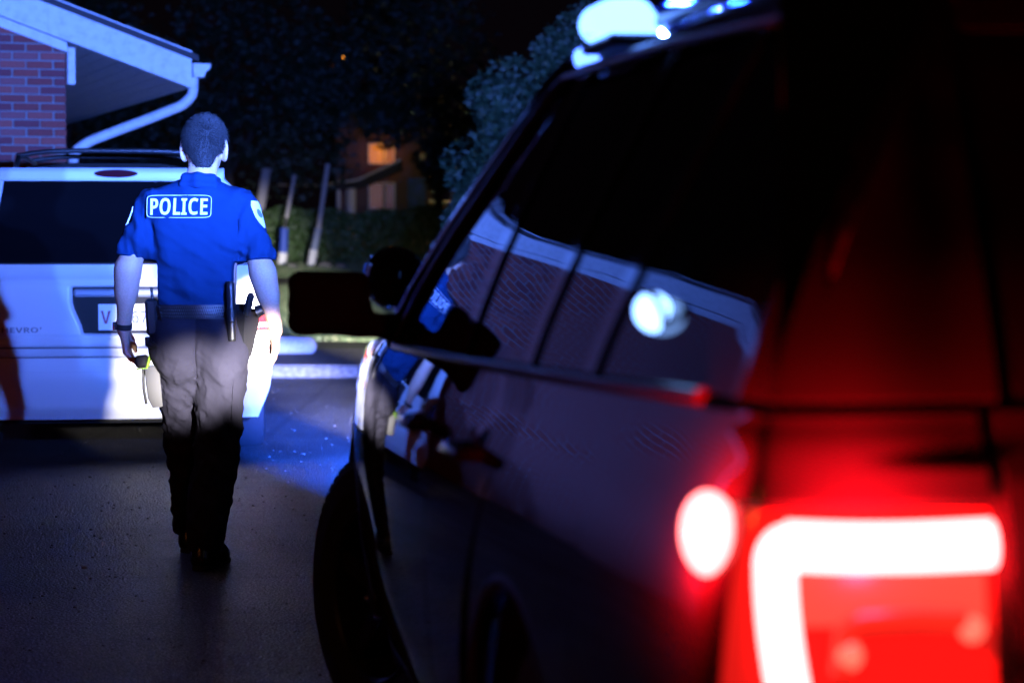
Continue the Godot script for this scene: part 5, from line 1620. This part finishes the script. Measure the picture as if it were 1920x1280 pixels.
func duty_belt(c: Node3D, cx: float, tb: Array, torso: Array) -> void:
	var ring := []
	for i in 73:
		var a := TAU * i / 72.0
		ring.append(Vector3(cx + 0.186 * cos(a), 0.0, 0.005 + 0.118 * sin(a)))
	var strip := MB.new().grid(72, 6, func(u, v):
		var p: Vector3 = ring[int(round(u * 72))]
		return Vector3(p.x, 1.0 + 0.056 * v, p.z) + Vector3(p.x - cx, 0, p.z).normalized() * 0.003 * sin(v * PI), Vector3.LEFT, 0.0)
	var belt_o := obj("duty_belt", strip, M.leather, c)
	var weave := MB.new()                                           # basket-weave relief across the back
	for i in 44:
		for j in 4:
			var a := lerpf(PI * 0.2, PI * 0.86, (i + 0.5 * (j % 2)) / 44.0)
			var p := Vector3(cx + 0.1885 * cos(a), 1.009 + j * 0.0125, 0.005 + 0.1205 * sin(a))
			weave.box(p, Vector3(0.0062, 0.0082, 0.004), 0.0015, Basis(Vector3.UP, PI / 2 - a))
	obj("weave", weave, M.leather, belt_o).set_meta("kind", "stuff")
	for x in [0.118, 0.128]:
		for y in [1.018, 1.04]:
			var a: float = acos(clampf((x - cx) / 0.18, -1, 1))
			obj("snap", MB.new().lathe([Vector2(0, 0.004), Vector2(0.005, 0.003), Vector2(0.006, 0.0)], Transform3D(Basis(Vector3.RIGHT, PI / 2), Vector3(x - 0.0, y, 0.007 + 0.121 * sin(a))), 10), M.chrome, belt_o) if x > 0.12 else null
	# baton in its ring, right of the back
	var bx := 0.118
	var bt := obj("baton", MB.new().lathe([Vector2(0, 1.152), Vector2(0.013, 1.15), Vector2(0.0165, 1.14), Vector2(0.0165, 1.045), Vector2(0.0195, 1.04), Vector2(0.0195, 0.99), Vector2(0.0165, 0.985), Vector2(0.0165, 0.92), Vector2(0.014, 0.912), Vector2(0, 0.91)], Transform3D(Basis(Vector3.BACK, 0.03), Vector3(bx + 0.033, 0, 0.122)), 20), M.leather, belt_o)
	# holster with pistol, right hip
	var hp := Vector3(0.175, 1.0, 0.055)
	var hb := Basis(Vector3.BACK, -0.12) * Basis(Vector3.RIGHT, 0.12)
	var hol := obj("holster", MB.new().prism(PackedVector2Array([Vector2(-0.035, 0.03), Vector2(0.05, 0.035), Vector2(0.052, -0.02), Vector2(0.028, -0.145), Vector2(0.01, -0.165), Vector2(-0.016, -0.155), Vector2(-0.03, -0.06)]), 0.042, Transform3D(hb * Basis(Vector3.UP, 0.9), hp)), M.leather, belt_o)
	obj("pistol_grip", MB.new().box(hp + Vector3(0.012, 0.055, 0.04), Vector3(0.03, 0.1, 0.045), 0.01, Basis(Vector3.RIGHT, 0.35) * Basis(Vector3.BACK, -0.25)), M.satin, hol)
	obj("pistol_slide", MB.new().box(hp + Vector3(0.004, 0.045, 0.0), Vector3(0.028, 0.04, 0.06), 0.006, hb), M.satin, hol)
	obj("retention_hood", MB.new().lathe([Vector2(0, 0.02), Vector2(0.022, 0.018), Vector2(0.026, -0.01), Vector2(0, -0.012)], Transform3D(Basis(Vector3.BACK, -1.2), hp + Vector3(0.05, 0.03, 0.02)), 16), M.leather, hol)
	# radio and pouches, left hip
	var rp := Vector3(-0.205, 1.005, 0.045)
	var rad := obj("radio_pouch", MB.new().box(rp, Vector3(0.05, 0.15, 0.07), 0.012, Basis(Vector3.BACK, 0.06)), M.leather, belt_o)
	obj("strap_clip", MB.new().box(rp + Vector3(0.035, 0.015, 0.04), Vector3(0.012, 0.06, 0.012), 0.003, Basis(Vector3.BACK, 0.2)), M.chrome, rad)
	obj("key_ring", MB.new().tube([rp + Vector3(-0.015, -0.08, 0.03), rp + Vector3(-0.012, -0.105, 0.035), rp + Vector3(0.02, -0.115, 0.05), rp + Vector3(0.055, -0.122, 0.06)], [0.012, 0.016, 0.014, 0.008], 10), M.leather, rad)
	obj("antenna", MB.new().tube([rp + Vector3(0, 0.07, 0), rp + Vector3(-0.004, 0.12, 0)], 0.006, 8), M.trim, rad)
	# stun device in a drop holster, left thigh
	var sp := Vector3(-0.215, 0.815, 0.02)
	var st := obj("stun_device", MB.new().box(sp + Vector3(-0.035, 0.012, 0.02), Vector3(0.05, 0.05, 0.04), 0.008, Basis(Vector3.BACK, 0.1)), mk(col(0.02, 0.02, 0.022), 0.4), belt_o)
	var lime := mk(col(0.35, 0.65, 0.06), 0.4)
	obj("trim_band", MB.new().box(sp + Vector3(-0.006, 0.012, 0.022), Vector3(0.008, 0.06, 0.044), 0.003, Basis(Vector3.BACK, -0.25)), lime, st)
	obj("lower_trim", MB.new().box(sp + Vector3(-0.034, -0.017, 0.022), Vector3(0.044, 0.005, 0.04), 0.002, Basis(Vector3.BACK, 0.1)), lime, st)
	obj("drop_holster", MB.new().prism(PackedVector2Array([Vector2(-0.028, 0.03), Vector2(0.03, 0.035), Vector2(0.045, -0.13), Vector2(0.005, -0.135), Vector2(-0.012, -0.1)]), 0.05, Transform3D(Basis(Vector3.UP, 0.2), sp + Vector3(0.0, -0.04, 0.01))), mk(col(0.05, 0.05, 0.055), 0.7), st)
	obj("thigh_strap", MB.new().tube([sp + Vector3(-0.03, -0.02, 0.02), sp + Vector3(-0.028, -0.1, 0.022), sp + Vector3(-0.018, -0.16, 0.02)], 0.006, 6), M.trim, st)

# ---------------------------------------------------------------- street lamps
func build_street_lamps() -> void:
	for l in [["street_lamp", "far amber street lamp above the dark trees", Vector3(-8.35, 0.8, -120.0), 9.2, 0.085, 9.0, 6.0], ["street_lamp", "amber street lamp at the roadside outside the view", Vector3(-7.5, 0.0, 2.0), 6.6, 0.16, 14.0, 3.0]]:
		var t := thing(l[0], l[1], "street lamp", l[2], 0.0, "amber street lamps")
		var h: float = l[3]
		obj("pole", MB.new().tube([Vector3(-0.6, -0.1, 0), Vector3(-0.6, h * 0.7, 0), Vector3(-0.5, h + 0.1, 0), Vector3(-0.1, h + 0.25, 0)], [0.09, 0.07, 0.05, 0.04], 10), M.trim, t)
		obj("lamp_head", MB.new().box(Vector3(0, h + 0.2, 0), Vector3(0.5, 0.12, 0.24), 0.03), M.trim, t)
		var b := obj("bulb", sphere(l[4]), glow(Color(1.0, 0.6, 0.16), l[5]), t)
		b.position = Vector3(0, h, 0)
		omni("light", Vector3(0, h, 0), Color(1.0, 0.58, 0.28), l[6], l[4] * 0.6, t)
